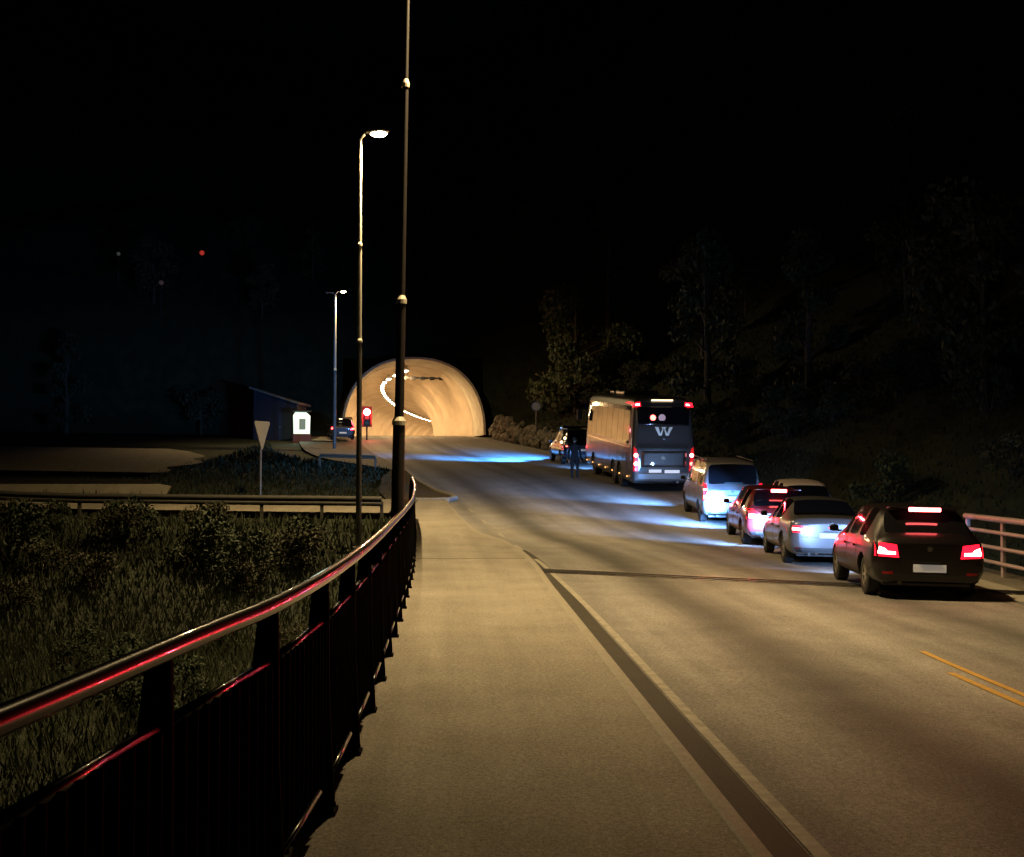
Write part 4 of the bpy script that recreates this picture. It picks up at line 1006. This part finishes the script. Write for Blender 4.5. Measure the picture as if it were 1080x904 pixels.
# ---- coach
def make_bus(x, y, head):
    root = thing('coach_bus', 'tall dark grey coach with a winged W emblem on its back', 'bus', group=None)
    Lb, W, H = 10.85, 2.52, 3.78; w = W / 2
    M_BUS = mat('coach_paint', (.05, .048, .047), .38, metal=.1, coat=.6, noise=.12, nscale=1.5)
    k8 = .885; M_BUSD = mat('coach_dark_panel', (.02, .02, .021), .3, coat=.4)
    def st(y, zb, wb, zm, wm, zt, wt, zr, wr, cr): return (y, zb, wb, zm, wm, zt, wt, zr, wr, cr)
    S = [st(0, .42, w*.84, 1.0, w*.94, 1.62, w*.95, 1.72, w*.86, .01), st(.07, .36, w*.90, 1.0, w*.985, 1.70, w*.98, 1.95, w*.88, .01), st(.12, .34, w*.92, 1.0, w, 1.75, w*.99, 2.75, w*.88, .01),
         st(.30, .34, w*.94, 1.0, w, 1.78, w, H-.22, w*.88, .03), st(.55, .34, w*.94, 1.0, w, 1.80, w, H-.10, w*.90, .06), st(1.0, .34, w*.94, 1.0, w, 1.80, w, H-.08, w*.91, .07), st(5.3, .34, w*.94, 1.0, w, 1.80, w, H-.08, w*.91, .07),
         st(9.9, .34, w*.94, 1.0, w, 1.72, w, H-.09, w*.91, .07), st(10.4, .34, w*.93, 1.0, w*.985, 1.5, w*.97, H-.22, w*.86, .05), st(10.75, .36, w*.88, 1.0, w*.95, 1.4, w*.93, 2.6, w*.82, .02), st(Lb, .42, w*.80, .9, w*.88, 1.2, w*.86, 1.4, w*.78, .01)]
    res = build_vehicle(S, {9: 'front', 8: 'front'}, [(w, 2.55), (w, 3.85), (w, 8.4)], .50, M_BUS)
    tree, out = split_parts(res, root, M_BUS); body = out[(0, 0)]
    add_wheels(root, w - .22, (2.55, 3.85, 8.4), .50, .29, M_DARKRIM, 8)
    for s in (-1, 1):     # glazed band, one pane per bay
        for k in range(8):
            a = .72 + k * 1.17; b = a + 1.13
            patch(tree, [(a, 1.88), (b, 1.88), (b, 3.36), (a, 3.36)], 6, 8, 'side', .012, .03, M_GLASS, 'side_window', root, side=s)
        for k in range(5): patch(tree, [(1.1 + k * 1.7, .50), (1.13 + k * 1.7, .50), (1.13 + k * 1.7, 1.55), (1.1 + k * 1.7, 1.55)], 1, 6, 'side', .004, .01, M_TRIM, 'locker_seam', body, side=s)
        patch(tree, [(.4, 1.70), (9.9, 1.70), (9.9, 1.76), (.4, 1.76)], 20, 1, 'side', .014, .03, M_CHROME, 'waist_trim', root, side=s)
        for k in range(7):
            bm = bmesh.new(); bx(bm, (s * (w + .008), .9 + k * 1.5, .56), (.03, .11, .05)); finish(bm, 'side_marker', M_AMBER, root)
        # tail light cluster: tall red lens with lit round lamps
        rearlamp(tree, root, [(w*.80, .82), (w*.965, .82), (w*.955, 1.78), (w*.86, 1.70)], [], s, n=(3, 10), lens=mat('coach_lens', (.4, .01, .01), .3, emit=(1, .02, .02), es=.55))
        for zz, m_ in ((1.45, M_BULB), (1.12, M_TAIL if s > 0 else M_BULB), (.90, M_REDLENS)):
            h = tree.ray_cast(Vector((s * w * .885, -2, zz)), Vector((0, 1, 0)))[0]
            bm = bmesh.new(); tube(bm, [(s*w*.885, h.y - .03, zz), (s*w*.885, h.y + .02, zz)], .075 if zz > 1 else .05, 16); finish(bm, 'tail_lamp', m_, root)
        rearlamp(tree, root, [(w*.70, 3.36), (w*.97, 3.33), (w*.93, 3.50), (w*.72, 3.53)], [[(w*.74, 3.40), (w*.90, 3.39), (w*.88, 3.45), (w*.74, 3.46)]], s)
        # door mirrors on arms
        bm = bmesh.new(); tube(bm, [(s*w*.9, 10.7, 3.3), (s*(w+.12), 10.95, 3.25), (s*(w+.18), 11.0, 2.9)], .035, 8); bx(bm, (s*(w+.20), 11.0, 2.65), (.24, .16, .5), bev=.05); finish(bm, 'wing_mirror', M_TRIM, root)
        patch(tree, [(s*w*.50, .80), (s*w*.84, .80), (s*w*.80, 1.05), (s*w*.52, 1.02)], 4, 3, 'front', .012, .03, M_HEADL, 'headlight', root)
    rw = patch(tree, [(-w*.80, 2.62), (w*.80, 2.62), (w*.84, 3.34), (-w*.84, 3.34)], 14, 10, 'rear', .012, .04, M_GLASS, 'rear_window', root, smooth=True)
    patch(tree, [(-w*.66, 3.36), (w*.66, 3.36), (w*.66, 3.50), (-w*.66, 3.50)], 12, 2, 'rear', .008, .03, M_BUSD, 'upper_panel', root)
    bm = bmesh.new(); bx(bm, (-.02, .33, 3.60), (.86, .05, .055), bev=.01); finish(bm, 'high_light_strip', M_WARM, root)
    # engine lid, grille and grooves
    lid = patch(tree, [(-w*.70, .98), (w*.70, .98), (w*.72, 1.62), (-w*.72, 1.62)], 12, 6, 'rear', .012, .05, M_BUS, 'engine_lid', root, smooth=True)
    patch(tree, [(-w*.74, 1.68), (w*.74, 1.68), (w*.74, 1.86), (-w*.74, 1.86)], 12, 2, 'rear', .008, .03, M_BUSD, 'grille', root)
    for k in range(4): patch(tree, [(-w*.70, 1.70 + k*.045), (w*.70, 1.70 + k*.045), (w*.70, 1.715 + k*.045), (-w*.70, 1.715 + k*.045)], 12, 1, 'rear', .018, .012, M_DARKRIM, 'grille_slat', root)
    bp_ = patch(tree, [(-w*.92, .46), (w*.92, .46), (w*.90, .78), (-w*.90, .78)], 14, 4, 'rear', .06, .12, mat('bumper_grey', (.22, .22, .23), .4, metal=.2), 'bumper', root, smooth=True)
    for u in (-.36, .32):
        bm = bmesh.new(); bx(bm, (u, -.075, .82 if u > 0 else .84), (.60 if u > 0 else .5, .03, .12), bev=.008); finish(bm, 'plate_panel', mat('coach_plate', (.7, .7, .75), .4, emit=(.75, .82, 1), es=.6), bp_)  # light on the panels put in as a bluish emission
    for u in (.55, .95):
        bm = bmesh.new(); tube(bm, [(u, -.02, .40), (u, .3, .42)], .06, 14); finish(bm, 'exhaust', M_CHROME, root)
    # emblem: two V strokes making a winged W
    def vy(x_, z_): return tree.ray_cast(Vector((x_, -2, z_)), Vector((0, 1, 0)))[0].y
    emb = mat('emblem_metal', (.75, .72, .65), .3, metal=.6, emit=(1, .95, .85), es=.05)  # slight emission brightens the emblem, which is no lamp
    bm = bmesh.new(); yb = vy(0, 2.36) - .03
    Z = 2.22
    for poly in ([(-.34, .34), (-.20, .34), (-.115, .07), (-.03, .26), (-.08, .34), (.03, .34), (-.07, -.0), (-.17, -.0)],):
        for mx_ in (1, -1):
            q = [(u * mx_, Z + v) for u, v in poly]; q = q if mx_ == 1 else q[::-1]
            q = [(u + (.02 if mx_ == -1 else -.02), v) for u, v in q]
            prism(bm, q, 'y', yb, yb + .025 + (.004 if mx_ > 0 else 0))
    bm.normal_update(); finish(bm, 'emblem', emb, root)
    bm = bmesh.new(); tube(bm, [(0, vy(0, 2.08) - .02, 2.08), (0, vy(0, 2.08) + .02, 2.08)], .035, 12); finish(bm, 'lock', M_CHROME, root)
    bm = bmesh.new(); bx(bm, (0, 5.0, H + .04), (1.5, 1.8, .16), bev=.05); bx(bm, (0, 8.2, H + .03), (.9, .9, .1), bev=.03); finish(bm, 'roof_unit', M_BUSD, root)
    bm = bmesh.new(); bx(bm, (0, 5.4, .36), (1.7, 9.9, .1)); finish(bm, 'underbody', M_TRIM, root)
    # reflections on the rear glass, put in as small glowing discs on the pane
    for u, m_ in ((-.42, M_TAIL), (-.06, mat('rear_glass_display', (.2, .15, .2), .3, emit=(.8, .6, .8), es=.35))):
        bm = bmesh.new(); tube(bm, [(u, vy(u, 2.92) - .03, 2.92), (u, vy(u, 2.92) + .01, 2.92)], .11 if u < -.1 else .14, 16); finish(bm, 'window_lamp', m_, root)
    seat_on_road(root, x, y, head, Lb)
    headlight(root, -.9, Lb + .1, .95, 900, (8, -30), 58, (.14, .40, 1.0)); headlight(root, .9, Lb + .1, .95, 500, (0, -30), 58, (.14, .40, 1.0))
    return root
make_bus(8.05, 46.6, 4.0)

# ------------------------------------------------------------------ person beside the bus
def skin(name, verts, edges, radii, m, parent, rootv=0, sub=1):
    me = bpy.data.meshes.new('t'); me.from_pydata(verts, edges, []); ob = bpy.data.objects.new('t', me); COL.objects.link(ob)
    md = ob.modifiers.new('k', 'SKIN'); md.use_smooth_shade = True
    for i, r_ in enumerate(radii): me.skin_vertices[0].data[i].radius = r_ if isinstance(r_, tuple) else (r_, r_)
    me.skin_vertices[0].data[rootv].use_root = True
    s = ob.modifiers.new('s', 'SUBSURF'); s.levels = sub; s.render_levels = sub
    bpy.context.view_layer.update()
    ev = ob.evaluated_get(bpy.context.evaluated_depsgraph_get()); b = bmesh.new(); b.from_mesh(ev.to_mesh()); ev.to_mesh_clear(); bpy.data.objects.remove(ob)
    return finish(b, name, m, parent, smooth=True)
px_, py0 = 5.15, 52.6
per = thing('person', 'person in dark jacket and trousers standing beside the front of the bus', 'person', (px_, py0, surf(px_, py0)), (0, 0, R(-20)))
Vv = [(0, 0, .98), (0, 0, 1.15), (0, 0, 1.38), (0, 0, 1.50), (0, .01, 1.58),
      (.10, 0, .92), (.12, .03, .50), (.13, -.02, .09), (.13, .10, .05), (-.10, 0, .92), (-.11, -.02, .50), (-.12, -.05, .09), (-.12, .08, .05),
      (.19, 0, 1.42), (.26, -.02, 1.15), (.24, .12, .95), (.22, .17, .87), (-.19, 0, 1.42), (-.27, 0, 1.15), (-.28, .06, .90), (-.28, .08, .82)]
Ee = [(0, 1), (1, 2), (2, 3), (3, 4), (0, 5), (5, 6), (6, 7), (7, 8), (0, 9), (9, 10), (10, 11), (11, 12), (2, 13), (13, 14), (14, 15), (15, 16), (2, 17), (17, 18), (18, 19), (19, 20)]
Rr = [(.17, .12), (.16, .11), (.19, .12), .07, .055, .10, .07, .05, .045, .10, .07, .05, .045, .075, .055, .045, .03, .075, .055, .045, .03]
bd = skin('body', Vv, Ee, Rr, mat('dark_clothes', (.008, .008, .011), .85, noise=.2), per, 0, 2)
M_SKIN = mat('skin_tone', (.45, .27, .19), .55)
bm = bmesh.new(); bmesh.ops.create_uvsphere(bm, u_segments=20, v_segments=16, radius=1)
for v in bm.verts:
    x_, y_, z_ = v.co; jaw = 1 - .22 * max(0, -z_); v.co = Vector((x_ * .078 * jaw, y_ * .095 * (1 if y_ < 0 else jaw), z_ * .118)) + Vector((0, .015, 1.70))
bx(bm, (0, .112, 1.69), (.022, .03, .045), bev=.006)
for s in (-1, 1): bx(bm, (s * .078, .005, 1.70), (.015, .035, .055), bev=.005)
finish(bm, 'head', M_SKIN, per, smooth=True)
bm = bmesh.new()
for s in (-1, 1): bx(bm, (s * .030, .100, 1.715), (.02, .01, .01))
bx(bm, (0, .098, 1.645), (.045, .01, .008)); finish(bm, 'face_features', M_TRIM, per)
bm = bmesh.new(); bmesh.ops.create_uvsphere(bm, u_segments=18, v_segments=12, radius=1)
for v in bm.verts: v.co = Vector((v.co.x * .088, v.co.y * .104 - .005, v.co.z * .11)) + Vector((0, 0, 1.725))
bmesh.ops.delete(bm, geom=[v for v in bm.verts if v.co.z < 1.66 or (v.co.y > .05 and v.co.z < 1.76)], context='VERTS'); finish(bm, 'hair', mat('dark_hair', (.02, .015, .012), .7), per, smooth=True)
for (hx, hy, hz), s in (((.22, .18, .85), 1), ((-.28, .085, .80), -1)):
    vs = [(hx, hy, hz + .02), (hx, hy + .01, hz - .04)]; ed = [(0, 1)]; ra = [(.026, .016), (.036, .016)]
    for k, (dx, ln) in enumerate(((-.027, .065), (-.009, .078), (.009, .073), (.026, .058))):
        a = len(vs); vs += [(hx + dx, hy + .015, hz - .075), (hx + dx, hy + .03, hz - .075 - ln * .5), (hx + dx, hy + .05, hz - .075 - ln * .85)]; ed += [(1, a), (a, a + 1), (a + 1, a + 2)]; ra += [.009, .008, .007]
    a = len(vs); vs += [(hx - s * .035, hy + .03, hz - .03), (hx - s * .04, hy + .055, hz - .06)]; ed += [(0, a), (a, a + 1)]; ra += [.011, .009]
    skin('hand', vs, ed, ra, M_SKIN, per, 0, 1)
